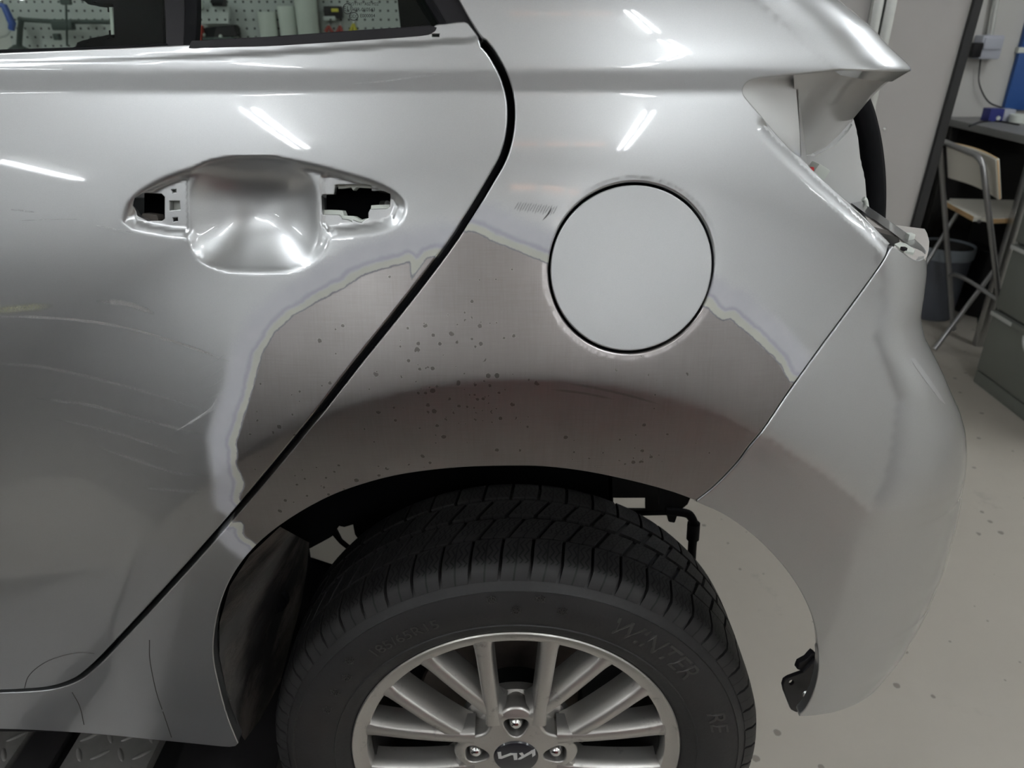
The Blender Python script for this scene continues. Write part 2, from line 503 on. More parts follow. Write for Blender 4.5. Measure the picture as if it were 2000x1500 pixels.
M['dusty_ledge'] = simple('dusty_grey_plastic', (.50, .47, .445), .55, var=.18, scale=14)
M['steel'] = simple('steel', (.55, .55, .55), .3, 1.0)

car = empty('car', (0, .8, .32))
tag(car, 'silver hatchback with a sanded bare metal rear wing and its tail lamp removed', 'car')

# ------------------------------------------------------------------ traced outlines (photograph pixels, put onto the body surface)
SEAM_PX = px_curve([(944, 84), (962, 106), (984, 148), (997, 196), (997, 250), (984, 304), (957, 354), (917, 420), (870, 489), (800, 581),
                    (700, 706), (600, 834), (500, 955), (400, 1070), (300, 1180), (215, 1270), (178, 1306), (148, 1328), (105, 1343), (50, 1349), (-60, 1352), (-330, 1354)], 5)
seam = np.array(hits(SEAM_PX))
seam_door = offset_line(seam, -.0044)       # door side
seam_wing = offset_line(seam, .0042)        # wing side
BUMP_PX = px_curve([(1362, 977), (1400, 946), (1440, 904), (1462, 874), (1492, 838), (1540, 767), (1600, 683), (1660, 602), (1705, 540), (1728, 506), (1741, 482)], 5)
bseam = np.array(hits(BUMP_PX))
bs_wing = offset_line(bseam, .0020); bs_bump = offset_line(bseam, -.0016)

def smoothed(pxs, n=5): return hits(px_curve(pxs, n))
arch_wing = smoothed([(463, 1452), (444, 1405), (427, 1345), (415, 1285), (417, 1230), (431, 1170), (457, 1115), (500, 1062), (562, 1013), (640, 969),
                      (720, 940), (800, 922), (900, 911), (1000, 908), (1070, 910), (1150, 920), (1240, 939), (1310, 958), (1355, 974)], 5)
arch_bump = smoothed([(1362, 979), (1420, 1006), (1480, 1050), (1530, 1102), (1566, 1154), (1590, 1208), (1600, 1262), (1601, 1310), (1592, 1350), (1577, 1382), (1562, 1398)], 5)
sill_low = smoothed([(-330, 1416), (0, 1423), (100, 1427), (200, 1434), (300, 1444), (380, 1452), (440, 1458), (458, 1457)], 4)

# ------------------------------------------------------------------ door handle recess (pressed into the door skin)
LENS_PX = px_curve([(244, 432), (250, 405), (274, 378), (320, 352), (380, 331), (440, 317), (500, 311), (560, 315), (620, 327), (690, 346), (745, 364), (777, 384),
                    (788, 402), (782, 426), (765, 442), (735, 450), (690, 455), (645, 462), (633, 488), (612, 511), (580, 524), (530, 529), (470, 529), (425, 522),
                    (395, 508), (376, 486), (367, 463), (330, 458), (280, 449), (252, 443)], 3)
BOWL_PX = px_curve([(376, 345), (400, 323), (440, 314), (500, 309), (560, 313), (598, 324), (613, 347), (621, 400), (626, 450), (626, 486), (610, 510), (580, 523),
                    (530, 529), (470, 529), (425, 522), (395, 508), (376, 484), (368, 440), (367, 390)], 3)
lens = np.array(hits(LENS_PX[:-1])); bowl = np.array(hits(BOWL_PX[:-1]))
bc_ = (bowl.min(0)+bowl.max(0))/2; bh_ = (bowl.max(0)-bowl.min(0))/2
def pad_px(pts): return np.array(hits(pts))
pad_l = pad_px([(262, 437), (250, 425), (257, 398), (280, 376), (318, 360), (352, 348), (362, 352), (364, 455), (330, 452), (290, 446)])
pad_r = pad_px([(626, 348), (640, 340), (690, 353), (742, 372), (770, 390), (775, 405), (766, 428), (735, 440), (690, 447), (640, 452), (628, 440)])
def soft_in(P, poly, w0, w1):
    d = sdf(P, poly); return sstep(w0, w1, d)
belt_px = px_curve([(-330, 140), (-100, 132), (0, 126), (250, 119), (500, 108), (700, 95), (880, 84), (930, 79), (990, 70)], 5)
belt = np.array(hits(belt_px))
def door_surf(u, z):
    u = np.asarray(u, float); z = np.asarray(z, float); sh = u.shape
    p = surf(u, z); U, Z = np.atleast_1d(u).ravel(), np.atleast_1d(z).ravel()
    P = np.stack([U, Z], -1); dy = np.zeros(len(P))
    m = (U > lens[:, 0].min()-.02) & (U < lens[:, 0].max()+.02) & (Z > lens[:, 1].min()-.02) & (Z < lens[:, 1].max()+.02)
    if m.any():
        q = P[m]
        a = .0045*soft_in(q, lens, -.004, .006)
        xx = np.abs((q[:, 0]-bc_[0])/bh_[0]); zz_ = (q[:, 1]-bc_[1])/bh_[1]
        qq = (xx**3.0+np.abs(zz_)**3.0)**(1/3.0)
        b = .024*(1-np.clip(qq/1.05, 0, 1.0)**2.3)
        c = .0018*np.maximum(soft_in(q, pad_l, -.0012, .0018), soft_in(q, pad_r, -.0012, .0018))
        ac = a+c; k_ = .0025; dy[m] = .5*(ac+b+np.sqrt((ac-b)**2+k_**2)-k_)*sstep(-.006, .002, sdf(q, lens))+0*ac
    # stepped flange below the window
    zb = np.interp(U, belt[:, 0], belt[:, 1]); dz = Z-zb
    dy += .0032*sstep(-.0015, .0035, dz)
    return p + np.stack([np.zeros(sh), dy.reshape(sh), np.zeros(sh)], -1)

flange_top = smoothed([(-330, 122), (-100, 113), (0, 107), (120, 102), (250, 97), (350, 92), (520, 86), (700, 76), (820, 67), (843, 61), (852, 52), (870, 50), (906, 46), (918, 56), (931, 72)], 3)
H1 = [(261, 386), (277, 377), (316, 377), (323, 384), (323, 428), (317, 433), (288, 433), (266, 422), (259, 402)]
H2 = [(626, 384), (629, 379), (651, 378), (653, 361), (657, 359), (720, 360), (726, 363), (727, 371), (752, 373), (763, 378), (764, 390), (763, 405), (757, 409), (724, 410), (721, 416),
      (721, 427), (712, 432), (708, 436), (699, 435), (690, 431), (688, 435), (679, 430), (667, 429), (661, 421), (646, 421), (630, 421), (627, 416)]
H3 = [(333, 369), (345, 368), (346, 377), (335, 379)]; H4 = [(336, 424), (348, 423), (349, 433), (337, 435)]
H5 = [(330, 391), (352, 391), (354, 411), (330, 413)]
H6 = [(842, 64.5), (860, 64.5), (860, 73.5), (842, 73.5)]
door_holes = [resample(hits(h, door_surf), .0015, True) for h in (H1, H2, H3, H4, H5)] + [resample(hits(H6, door_surf), .0015, True)]
door_outer = list(resample(seam_door[::-1], .004)) + list(resample(flange_top[::-1], .004))[::1]
# seam runs top -> bottom-left; go bottom-left up along the left end, along the flange to the right, down the seam
door_outer = list(resample(flange_top, .003)) + list(resample(seam_door, .004))
door_outer += list(resample([seam_door[-1], flange_top[0]], .006))[1:-1]

BARE_DOOR_PX = [(803, 549), (798, 512), (785, 518), (772, 520), (742, 529), (706, 540), (672, 564), (622, 590), (572, 619), (532, 657), (511, 697), (501, 738), (487, 788), (476, 820), (468, 850),
                (461, 868), (467, 885), (463, 900), (469, 922), (479, 946), (474, 958), (468, 975), (520, 1010), (700, 830), (900, 560), (880, 500), (835, 505)]
BARE_WING_PX = [(880, 470), (912, 452), (935, 457), (955, 470), (985, 482), (1010, 492), (1040, 503), (1062, 513), (1120, 560), (1240, 600), (1380, 602), (1396, 618), (1412, 628), (1428, 624), (1445, 642), (1472, 662), (1500, 690), (1524, 714),
                (1538, 745), (1600, 760), (1500, 900), (1420, 1010), (1100, 960), (700, 990), (560, 1100), (518, 1076), (505, 1068), (497, 1056), (484, 1052), (474, 1040), (481, 1028), (470, 1018), (440, 1020), (600, 800)]
bare_door = np.array(hits(BARE_DOOR_PX)); bare_wing = np.array(hits(BARE_WING_PX))
def blob(P, px, py, rx, ry, k):
    c = hit(px, py)[0]; c1 = hit(px+rx, py)[0]; c2 = hit(px, py+ry)[0]
    sx = abs(c1[0]-c[0]); sy = abs(c2[1]-c[1]); q = (P-c)/np.array((sx, sy))
    return k*np.exp(-(q**2).sum(1))
def pit_wing(P):
    v = np.full(len(P), .004)
    for a in ((860, 740, 150, 110, .34), (930, 790, 90, 60, .42), (960, 660, 90, 50, .22), (690, 940, 90, 28, .5), (800, 900, 60, 20, .35), (1270, 880, 60, 30, .4), (1150, 890, 40, 25, .3), (1260, 720, 60, 30, .2), (1300, 800, 30, 30, .25),
              (620, 970, 60, 30, .2), (1020, 805, 20, 14, .8)):
        v += blob(P, *a)
    return np.clip(v, 0, .6)
def pit_door(P):
    return np.clip(.03+blob(P, 600, 720, 130, 140, .10)+blob(P, 520, 850, 60, 60, .2), 0, .3)

lo = lens.min(0)-.012; hi_ = lens.max(0)+.012
door = panel('rear_door', door_outer, door_holes, M['sanded'], car, step=.0055, f=door_surf,
             fine=((lo, hi_, .0021), ((-.72, 1.395), (1.0, 1.46), .0022)), attrs={'bare': lambda P: sdf(P, bare_door), 'pit': pit_door}, depth=.016, edge_r=.0016, hole_depth=.006)

# ------------------------------------------------------------------ rear wing (quarter panel) with fuel flap hole
fc = np.array(hit(1233, 523)[0])
fr = np.array([(hit(1400, 523)[0][0]-hit(1066, 523)[0][0])/2, (hit(1233, 351)[0][1]-hit(1233, 695)[0][1])/2])
fc = np.array([(hit(1400, 523)[0][0]+hit(1066, 523)[0][0])/2, (hit(1233, 351)[0][1]+hit(1233, 695)[0][1])/2])
def ring_uz(r, n=120): return [fc+r*np.array((math.cos(2*math.pi*k/n), math.sin(2*math.pi*k/n))) for k in range(n)]
lamp_edge = smoothed([(1741, 479), (1700, 438), (1667, 407), (1600, 346), (1568, 314), (1536, 285), (1480, 223), (1456, 195), (1448, 181), (1451, 167), (1463, 155), (1487, 149), (1560, 142), (1640, 133)], 4)
lamp_low = hits([(1741, 479), (1700, 438), (1667, 407), (1600, 346), (1568, 314), (1536, 285), (1500, 246)])
def wing_surf(u, z):
    u = np.asarray(u, float); z = np.asarray(z, float); p = surf(u, z)
    q = np.hypot((u-fc[0])/fr[0], (z-fc[1])/fr[1])      # edge of the flap pocket rolls in a little
    dy = .0003*sstep(1.05, .995, q)
    uu, zz_ = np.atleast_1d(u).ravel(), np.atleast_1d(z).ravel(); dd = np.full(len(uu), 1.0); m = (uu > .12) & (zz_ > 1.26) & (zz_ < 1.40)
    if m.any(): dd[m] = seg_dist(np.stack([uu[m], zz_[m]], -1), lamp_low, False)
    dy = dy+(.0045*np.clip(1-dd/.0105, 0, 1)**1.5).reshape(u.shape)
    return p+np.stack([np.zeros(u.shape), dy, np.zeros(u.shape)], -1)
zt = lamp_edge[-1][1]
tipz = [lamp_edge[-1][1]+k for k in (0,)]
def u_end(z, ang=80): return xsil(z)-rad(z)*.80+rad(z)*math.radians(ang)
# from the lamp edge the lower lip runs out to the rear tip, then the pillar edge climbs forward
lip = [np.array((u, z)) for u, z in zip(np.linspace(lamp_edge[-1][0], u_end(1.4145, 62), 10)[1:], np.linspace(zt, 1.4145, 10)[1:])]
pil = [np.array((u_end(z, 62+min(24, (z-1.4145)*900)), z)) for z in np.linspace(1.418, 1.62, 22)]
top_l = hits(px_curve([(948, 78), (930, 52), (912, 22), (890, -18), (850, -90), (800, -180), (755, -260)], 4))
wing_top = [np.array((u, 1.62)) for u in np.linspace(pil[-1][0], top_l[-1][0], 12)[1:-1]]
wing_outer = list(resample(seam_wing, .004)) + list(resample([seam_wing[-1], sill_low[0]], .006))[1:-1] + list(resample(sill_low, .005)) + list(resample(arch_wing, .004)) \
    + list(resample(bs_wing, .004)) + list(resample(lamp_edge, .003)) + lip + pil + wing_top + list(resample(top_l[::-1], .004))[:-1]
wing = panel('rear_wing', wing_outer, [ring_uz(fr)], M['sanded'], car, step=.0055, f=wing_surf,
             fine=((fc-fr-.010, fc+fr+.010, .0021), ((-1.2, 1.392), (.5, 1.445), .0032), ((.10, 1.265), (.36, 1.392), .0024)),
             attrs={'bare': lambda P: sdf(P, bare_wing), 'pit': pit_wing}, depth=.014, edge_r=.0014, hole_depth=.016, hole_r=.0022)
flap = panel('fuel_flap', ring_uz(fr-.0052, 110), [], M['dull'], car, step=.006, edge_r=.0012, depth=.006)
# dark pocket behind the flap and backing behind the panel gaps
def shell(name, loop_uz, back, mat, parent, n=26):
    """closed dark backing sheet lying behind the body surface"""
    loop = np.array(loop_uz); o = panel(name, loop, [], mat, parent, step=.02, f=lambda u, z: surf(u, z)+np.array((0, back, 0)), depth=.004)
    return o
shell('fuel_pocket', ring_uz(fr+.012, 40), .022, M['dark_void'], car)
gap_l = offset_line(seam, .016); gap_r = offset_line(seam, -.016)
shell('door_seal', list(gap_l)+list(gap_r[::-1]), .020, M['black_rubber'], car)
g1 = offset_line(bseam, .012); g2 = offset_line(bseam, -.012)
shell('bumper_gap_strip', list(g1)+list(g2[::-1]), .016, M['dark_void'], car)

# ------------------------------------------------------------------ rear bumper cover, wrapped round the corner
def bump_surf(u, z):
    u = np.asarray(u, float); z = np.asarray(z, float)
    return surf(u, z)
ztop = bseam[-1][1]
ub0 = bs_bump[-1]
bump_top = [np.array(q) for q in hits([(1752, 489), (1761, 495), (1774, 504), (1786, 510), (1792, 511.5), (1797, 511), (1803, 508)])]
bump_top += [np.array((u, 1.2645+.004*sstep(.36, .44, u))) for u in np.linspace(bump_top[-1][0], u_end(1.26, 84)+.30, 40)[1:]]
zl = arch_bump[-1][1]
right_end = [np.array((bump_top[-1][0]+.0*k, z)) for k, z in enumerate(np.linspace(bump_top[-1][1], zl, 30)[1:])]
bump_low = [np.array((u, zl)) for u in np.linspace(right_end[-1][0], arch_bump[-1][0], 40)[1:-1]]
bump_outer = list(resample(bs_bump, .004)) + bump_top + right_end + bump_low + list(resample(arch_bump[::-1], .004))
bumper = panel('rear_bumper', bump_outer, [], M['paint'], car, step=.006, f=bump_surf, edge_r=.0014, depth=.010)

# ------------------------------------------------------------------ wheel
HUB = np.array((.005, 0.0, .6195))
def alloy_mat():
    m, nt, b = nodes_of('alloy_silver')
    fl = noise(nt, 1500.0, 1.0)
    c = mixc(nt, fl, (.42, .405, .385), (.52, .505, .48))
    grime = map_r(nt, noise(nt, 26.0, 6.0, .7), .56, .72)
    c = mixc(nt, math_n(nt, 'MULTIPLY', grime, .45), c, (.10, .075, .06))
    nt.links.new(c, b.inputs['Base Color'])
    setin(b, Metallic=.85); nt.links.new(mixf(nt, grime, .38, .6), b.inputs['Roughness'])
    b.inputs['Coat Weight'].default_value = .35; b.inputs['Coat Roughness'].default_value = .15
    return m
M['alloy'] = alloy_mat()
M['barrel'] = simple('wheel_shade_dark', (.016, .015, .014), .6, .1, var=.4, scale=20)  # near-black: shade inside the wheel and lug pockets put into the colour
def rubber_mat(name, sipes):
    m, nt, b = nodes_of(name)
    c = mixc(nt, noise(nt, 16.0, 5.0, .65), (.010, .0098, .0105), (.023, .0215, .0215))
    brown = map_r(nt, noise(nt, 6.0, 4.0), .55, .8, 0, .5)
    c = mixc(nt, brown, c, (.030, .023, .019))
    h = noise(nt, 240.0, 3.0)
    if sipes:
        uv = N(nt, 'ShaderNodeUVMap', uv_map='UVMap'); s = N(nt, 'ShaderNodeSeparateXYZ'); nt.links.new(uv.outputs[0], s.inputs[0])
        u, v = s.outputs[0], s.outputs[1]
        tri = math_n(nt, 'ABSOLUTE', math_n(nt, 'SUBTRACT', math_n(nt, 'FRACT', math_n(nt, 'MULTIPLY', v, 4.2)), .5))
        tot = None
        for c0 in (.16, .36, .64, .84):
            pos = math_n(nt, 'ADD', c0-.05, math_n(nt, 'MULTIPLY', tri, .30))
            ln = math_n(nt, 'LESS_THAN', math_n(nt, 'ABSOLUTE', math_n(nt, 'SUBTRACT', u, pos)), .036)
            tot = ln if tot is None else math_n(nt, 'MAXIMUM', tot, ln)
        mid = math_n(nt, 'LESS_THAN', math_n(nt, 'ABSOLUTE', math_n(nt, 'SUBTRACT', u, .5)), .035)
        lim = math_n(nt, 'MULTIPLY', math_n(nt, 'GREATER_THAN', v, .40), math_n(nt, 'LESS_THAN', v, .95))
        tot = math_n(nt, 'MAXIMUM', math_n(nt, 'MULTIPLY', tot, lim), mid)
        c = mixc(nt, tot, c, (.002, .002, .002))
        h = math_n(nt, 'SUBTRACT', math_n(nt, 'MULTIPLY', h, .2), tot)
    nt.links.new(c, b.inputs['Base Color']); setin(b, Roughness=.58); b.inputs['Specular IOR Level'].default_value = .35
    bump(nt, b, h, .25, .001)
    return m
M['rubber'] = rubber_mat('tyre_rubber', False)
M['tread'] = rubber_mat('tyre_tread_rubber', True)

half = [(.203, .010), (.2065, .001), (.214, -.0045), (.2238, -.0075), (.2250, -.0092), (.2262, -.0080), (.236, -.0115), (.250, -.0135), (.263, -.0120), (.2745, -.0088), (.2757, -.0098), (.2771, -.0080), (.285, -.003), (.292, .004), (.2970, .014), (.2998, .04), (.3008, .083)]
prof = half + [(r, .166-y) for r, y in half[-2::-1]]
tyre = lathe('tyre', prof, HUB, M['rubber'], car, seg=180, sharp=40)
SIDE_R = np.array([p[0] for p in half[:13]]); SIDE_Y = np.array([p[1] for p in half[:13]])

def block_mesh(name, prof, half_a, cols=4):
    """prof: (radius, y, angle offset); swept over a short arc. Top first then the buried base"""
    verts, faces, uvs = [], [], []
    n = len(prof)
    for c in range(cols+1):
        a0 = -half_a+2*half_a*c/cols
        for k, (r, y, off) in enumerate(prof):
            a = a0+off
            verts.append((r*math.sin(a), y, r*math.cos(a))); uvs.append((c/cols, k/(n-3) if k < n-2 else 0))
    for c in range(cols):
        for k in range(n):
            k2 = (k+1) % n; faces.append((c*n+k, c*n+k2, (c+1)*n+k2, (c+1)*n+k))
    faces.append(tuple(range(n))[::-1]); faces.append(tuple(cols*n+k for k in range(n)))
    me = bpy.data.meshes.new(name); me.from_pydata(verts, [], faces); me.update()
    uvl = me.uv_layers.new(name='UVMap')
    for p in me.polygons:
        for li in p.loop_indices: uvl.data[li].uv = uvs[me.loops[li].vertex_index]
    bm = bmesh.new(); bm.from_mesh(me); bmesh.ops.recalc_face_normals(bm, faces=bm.faces); bm.to_mesh(me); bm.free()
    for p in me.polygons: p.use_smooth = True
    me.set_sharp_from_angle(angle=math.radians(35))
    me.materials.append(M['tread']); return me
NB = 56; pitch = 2*math.pi/NB
sh = [(.2850, -.0040, -.012), (.2945, .0000, -.007), (.3010, .0060, -.002), (.3040, .0150, 0), (.3055, .0300, .004), (.3060, .0430, .010), (.2990, .0440, .010), (.2840, .0005, -.012)]
mid = [(.2990, .0470, .010), (.3055, .0475, .010), (.3062, .0580, .030), (.3064, .0690, .052), (.3065, .0795, .072), (.2990, .0800, .072), (.2970, .0600, .04)]
b_sh = block_mesh('tread_block', sh, pitch*.44)
b_mid = block_mesh('tread_block', mid, pitch*.42, 3)
b_mid2 = block_mesh('tread_block', [(r, .166-y, -o+.03) for r, y, o in mid], pitch*.42, 3)
b_sh2 = block_mesh('tread_block', [(r, .166-y, -o) for r, y, o in sh], pitch*.44)
for k in range(NB):
    for me, ph in ((b_sh, 0), (b_mid, .15), (b_mid2, .55), (b_sh2, .4)):
        o = bpy.data.objects.new('tread_block', me); COL.objects.link(o)
        o.location = HUB; o.rotation_euler = (0, (k+ph)*pitch, 0); adopt(o, tyre)

# raised characters on the sidewall
def text_mesh(s, size, extrude=.0006, shear=0.0):
    cu = bpy.data.curves.new('t', 'FONT'); cu.body = s; cu.size = size; cu.extrude = extrude; cu.shear = shear
    cu.align_x = 'CENTER'; cu.align_y = 'CENTER'; cu.resolution_u = 3
    ob = bpy.data.objects.new('t', cu); COL.objects.link(ob)
    dg = bpy.context.evaluated_depsgraph_get(); me = bpy.data.meshes.new_from_object(ob.evaluated_get(dg))
    bpy.data.objects.remove(ob); bpy.data.curves.remove(cu); return me
def arc_text(name, s, size, R, deg, mat, shear=0.0, spread=1.0):
    me = text_mesh(s, size, .0007, shear); a0 = math.radians(deg)
    for v in me.vertices:
        x, y, z = v.co; a = a0-x*spread/R; r = R+y
        yy = np.interp(r, SIDE_R, SIDE_Y)-z-.0002
        v.co = (HUB[0]+r*math.cos(a), HUB[1]+yy, HUB[2]+r*math.sin(a))
    me.update(); me.materials.clear(); return link_mesh(me, name, mat, tyre)
M['lettering'] = simple('raised_rubber', (.026, .024, .023), .5)
arc_text('sidewall_lettering', '185/65R15', .019, .2475, 121, M['lettering'], spread=1.12)
arc_text('sidewall_lettering', 'WINTER', .034, .2525, 51.5, M['lettering'], .25, 1.0)
arc_text('sidewall_lettering', 'RE', .030, .2525, 18, M['lettering'], .25, 1.1)
def flake(deg, R):
    bm = bmesh.new(); a0 = math.radians(deg); c = Vector((HUB[0]+R*math.cos(a0), np.interp(R, SIDE_R, SIDE_Y)-.0005, HUB[2]+R*math.sin(a0)))
    for k in range(3):
        t = math.radians(60*k)+a0
        bm_box(bm, c, (.0125, .0010, .0011), 0, Matrix.Rotation(-t, 4, 'Y'))
        for s in (-1, 1):
            p = c+Vector((math.cos(t), 0, math.sin(t)))*(.0042*s)
            bm_box(bm, p, (.0010, .0010, .0045), 0, Matrix.Rotation(-t, 4, 'Y'))
    from_bm('snowflake_mark', bm, M['lettering'], tyre, smooth=False)
for px, py in ((960, 1173), (1008, 1190), (1055, 1172), (1098, 1193), (683, 1290), (678, 1322), (655, 1350), (640, 1385)):
    p = at_y(px, py, -.012)-HUB; flake(math.degrees(math.atan2(p[2], p[0])), min(.275, math.hypot(p[0], p[2])))

# rim: lip and barrel
rimp = [(.2010, .012), (.2052, .004), (.2062, .0005), (.2048, -.0008), (.2022, .0000), (.1985, .0042), (.1880, .0062), (.1872, .0080), (.1855, .016), (.1845, .040), (.1760, .075), (.1740, .120), (.1850, .150), (.1980, .158), (.2040, .166), (.2010, .160)]
rim = lathe('wheel_rim', rimp, HUB, [M['alloy']], car, seg=160, sharp=38)
lathe('barrel_shade', [(.1838, .022), (.1830, .040), (.1750, .076), (.1730, .120), (.1790, .148)], HUB, M['barrel'], rim, seg=96)  # dark sheet standing in for the shade inside the barrel
def spoke_mesh(p0, p1, w0, w1, y0, y1, depth=.030, draft=.0035, n=10, ends=(.006, .004)):
    """tapered spoke from the rim p0 to the hub p1 ((x, z) about the wheel centre)"""
    p0, p1 = np.array(p0, float), np.array(p1, float); d = p1-p0; L = np.linalg.norm(d); d /= L; t = np.array((-d[1], d[0]))
    bm = bmesh.new(); rings = []
    for i in range(n+1):
        s = i/n; c = p0+(p1-p0)*s
        w = w0+(w1-w0)*s + ends[0]*math.exp(-s*L/.009) + ends[1]*math.exp(-(1-s)*L/.009)
        y = y0+(y1-y0)*s - .0025*math.sin(math.pi*s); b = .0022
        pr = [(-w/2-draft, y+depth), (-w/2-draft*.45, y+depth*.45), (-w/2-.0006, y+b*1.2), (-w/2+b, y), (0, y-.0004), (w/2-b, y), (w/2+.0006, y+b*1.2), (w/2+draft*.45, y+depth*.45), (w/2+draft, y+depth)]
        rings.append([bm.verts.new((c[0]+t[0]*a, yy, c[1]+t[1]*a)) for a, yy in pr])
    for a, b in zip(rings, rings[1:]):
        for k in range(len(a)): bm.faces.new((a[k], a[(k+1) % len(a)], b[(k+1) % len(a)], b[k]))
    bm.faces.new(rings[0]); bm.faces.new(rings[-1])
    bmesh.ops.recalc_face_normals(bm, faces=bm.faces)
    me = bpy.data.meshes.new('spoke'); bm.to_mesh(me); bm.free()
    for p in me.polygons: p.use_smooth = True
    me.set_sharp_from_angle(angle=math.radians(50)); me.materials.append(M['alloy']); return me
def pol(r, deg): a = math.radians(deg); return (r*math.cos(a), r*math.sin(a))
sp = []
for s in (1, -1):
    sp.append(spoke_mesh(pol(.1925, 90-s*12.0), (s*.0275, .052), .0185, .0150, .0062, .0015, draft=.002))
    sp.append(spoke_mesh(pol(.1925, 90-s*34.5), pol(.066, 90-s*19), .0150, .0150, .0062, .0025, depth=.034, draft=.006))
for k in range(4):
    for me in sp:
        o = bpy.data.objects.new('spoke', me); COL.objects.link(o); o.location = HUB; o.rotation_euler = (0, k*math.pi/2, 0); adopt(o, rim)
def hub_f(u, z):
    u = np.asarray(u, float); z = np.asarray(z, float); r = np.hypot(u, z)
    return np.stack([HUB[0]+u, .0020-.0030*sstep(.060, .028, r)+.004*sstep(.064, .080, r), HUB[2]+z], -1)
def hub_r(a): return .0630+.0125*math.cos(4*a)
hub_out = [(hub_r(2*math.pi*k/128)*math.cos(2*math.pi*k/128), hub_r(2*math.pi*k/128)*math.sin(2*math.pi*k/128)) for k in range(128)]
def lug_hole(k, n=40):
    a0 = k*math.pi/2; c = np.array((.0505*math.cos(a0), .0505*math.sin(a0))); out = []
    for i in range(n):
        t = 2*math.pi*i/n; r = .0166*(1-.09*math.cos(3*(t-a0)))
        out.append(c+r*np.array((math.cos(t), math.sin(t))))
    return out
hub = panel('hub', hub_out, [lug_hole(k) for k in range(4)], M['alloy'], rim, step=.004, f=hub_f, edge_r=.004, depth=.032, hole_depth=.024, hole_r=.0020)
lathe('hub_back', [(.0, .030), (.056, .030), (.072, .040), (.074, .050), (.0, .052)], HUB, M['alloy'], rim, seg=64)
M['chrome'] = simple('chrome_nut', (.75, .75, .76), .12, 1.0)
for k in range(4):
    a = k*math.pi/2+math.pi/2; c = HUB+np.array((.0505*math.cos(a), -.0075, .0505*math.sin(a)))
    lathe('lug_nut', [(.0, .0085), (.0035, .0090), (.0062, .0108), (.0082, .0140), (.0088, .0180), (.0100, .0200), (.0104, .0240), (.0104, .036)], c, M['chrome'], rim, seg=24)
    lathe('lug_seat', [(.0, .0300), (.014, .0300), (.0175, .022)], c, M['barrel'], rim, seg=28)
M['cap'] = simple('gloss_black_cap', (.012, .012, .016), .22, coat=.3)
lathe('centre_cap', [(.0, .0030), (.012, .0033), (.022, .0042), (.0268, .0056), (.0282, .0075), (.0282, .020)], HUB+np.array((0, -.0085, 0)), M['cap'], rim, seg=64)
M['emblem'] = simple('satin_silver_print', (.55, .55, .54), .35, .4)
def emb(pts):
    out = []
    for x, y in pts:
        p = at_y(900+x/9.0909, 1350+y/9.0909, -.0053); r = math.hypot(p[0]-HUB[0], p[2]-HUB[2])
        out.append((p[0], np.interp(r, [0, .012, .022, .0268], [.0030, .0033, .0042, .0056])-.0089, p[2]))
    return out
for pts in ([(650, 1106), (714, 1089), (724, 1163), (880, 1100), (1000, 1100), (1006, 1212), (944, 1217), (930, 1132), (898, 1132), (722, 1206), (668, 1206)],
            [(1018, 1192), (1082, 1152), (1034, 1104), (1092, 1090), (1124, 1132), (1252, 1070), (1320, 1060), (1327, 1152), (1270, 1178), (1264, 1112), (1066, 1206), (1018, 1212)]):
    plate('emblem', emb(pts), (0, .0012, 0), M['emblem'], rim)
# brake behind the spokes
M['disc'] = simple('worn_brake_disc', (.10, .085, .075), .45, .8, var=.5, scale=30)
bd = lathe('brake_disc', [(.06, .088), (.128, .088), (.131, .090), (.131, .106), (.06, .108)], HUB, M['disc'], car, seg=72, closed=True)
lathe('brake_shield', [(.0, .118), (.150, .118), (.168, .110), (.170, .121), (.0, .124)], HUB, M['dark_under'], car, seg=48)
box('brake_caliper', HUB+np.array((.115, .095, .035)), (.06, .06, .12), M['dark_under'], car, .012)

# ------------------------------------------------------------------ smaller parts of the car
def ruled(name, A, B, mat, parent, n=6, pinch=0.0, thick=0.0):
    """smooth sheet between two 3-D edges"""
    A = [np.array(a, float) for a in A]; B = [np.array(b, float) for b in B]; m = len(A); verts, faces = [], []
    for i in range(m):
        for k in range(n+1):
            t = k/n; verts.append(A[i]*(1-t)+B[i]*t)
    for i in range(m-1):
        for k in range(n): faces.append((i*(n+1)+k, i*(n+1)+k+1, (i+1)*(n+1)+k+1, (i+1)*(n+1)+k))
    o = mesh(name, verts, faces, mat, parent, sharp=60)
    if thick:
        md = o.modifiers.new('solid', 'SOLIDIFY'); md.thickness = thick; md.offset = 0
    return o
def pts_y(px, y):
    ys = y if isinstance(y, (list, tuple)) else [y]*len(px)
    return [at_y(a, b, yy) for (a, b), yy in zip(px, ys)]
def on_surf(px, back=0.0):
    q = np.array(hits(px)); p = surf(q[:, 0], q[:, 1]); p[:, 1] += back; return list(p)
def sheet(name, px, back, mat, parent, depth=.006, step=.012, edge=.001):
    return panel(name, resample(hits(px), .006, True), [], mat, parent, step=step, f=lambda u, z: surf(u, z)+np.array((0, back, 0)), depth=depth, edge_r=edge)

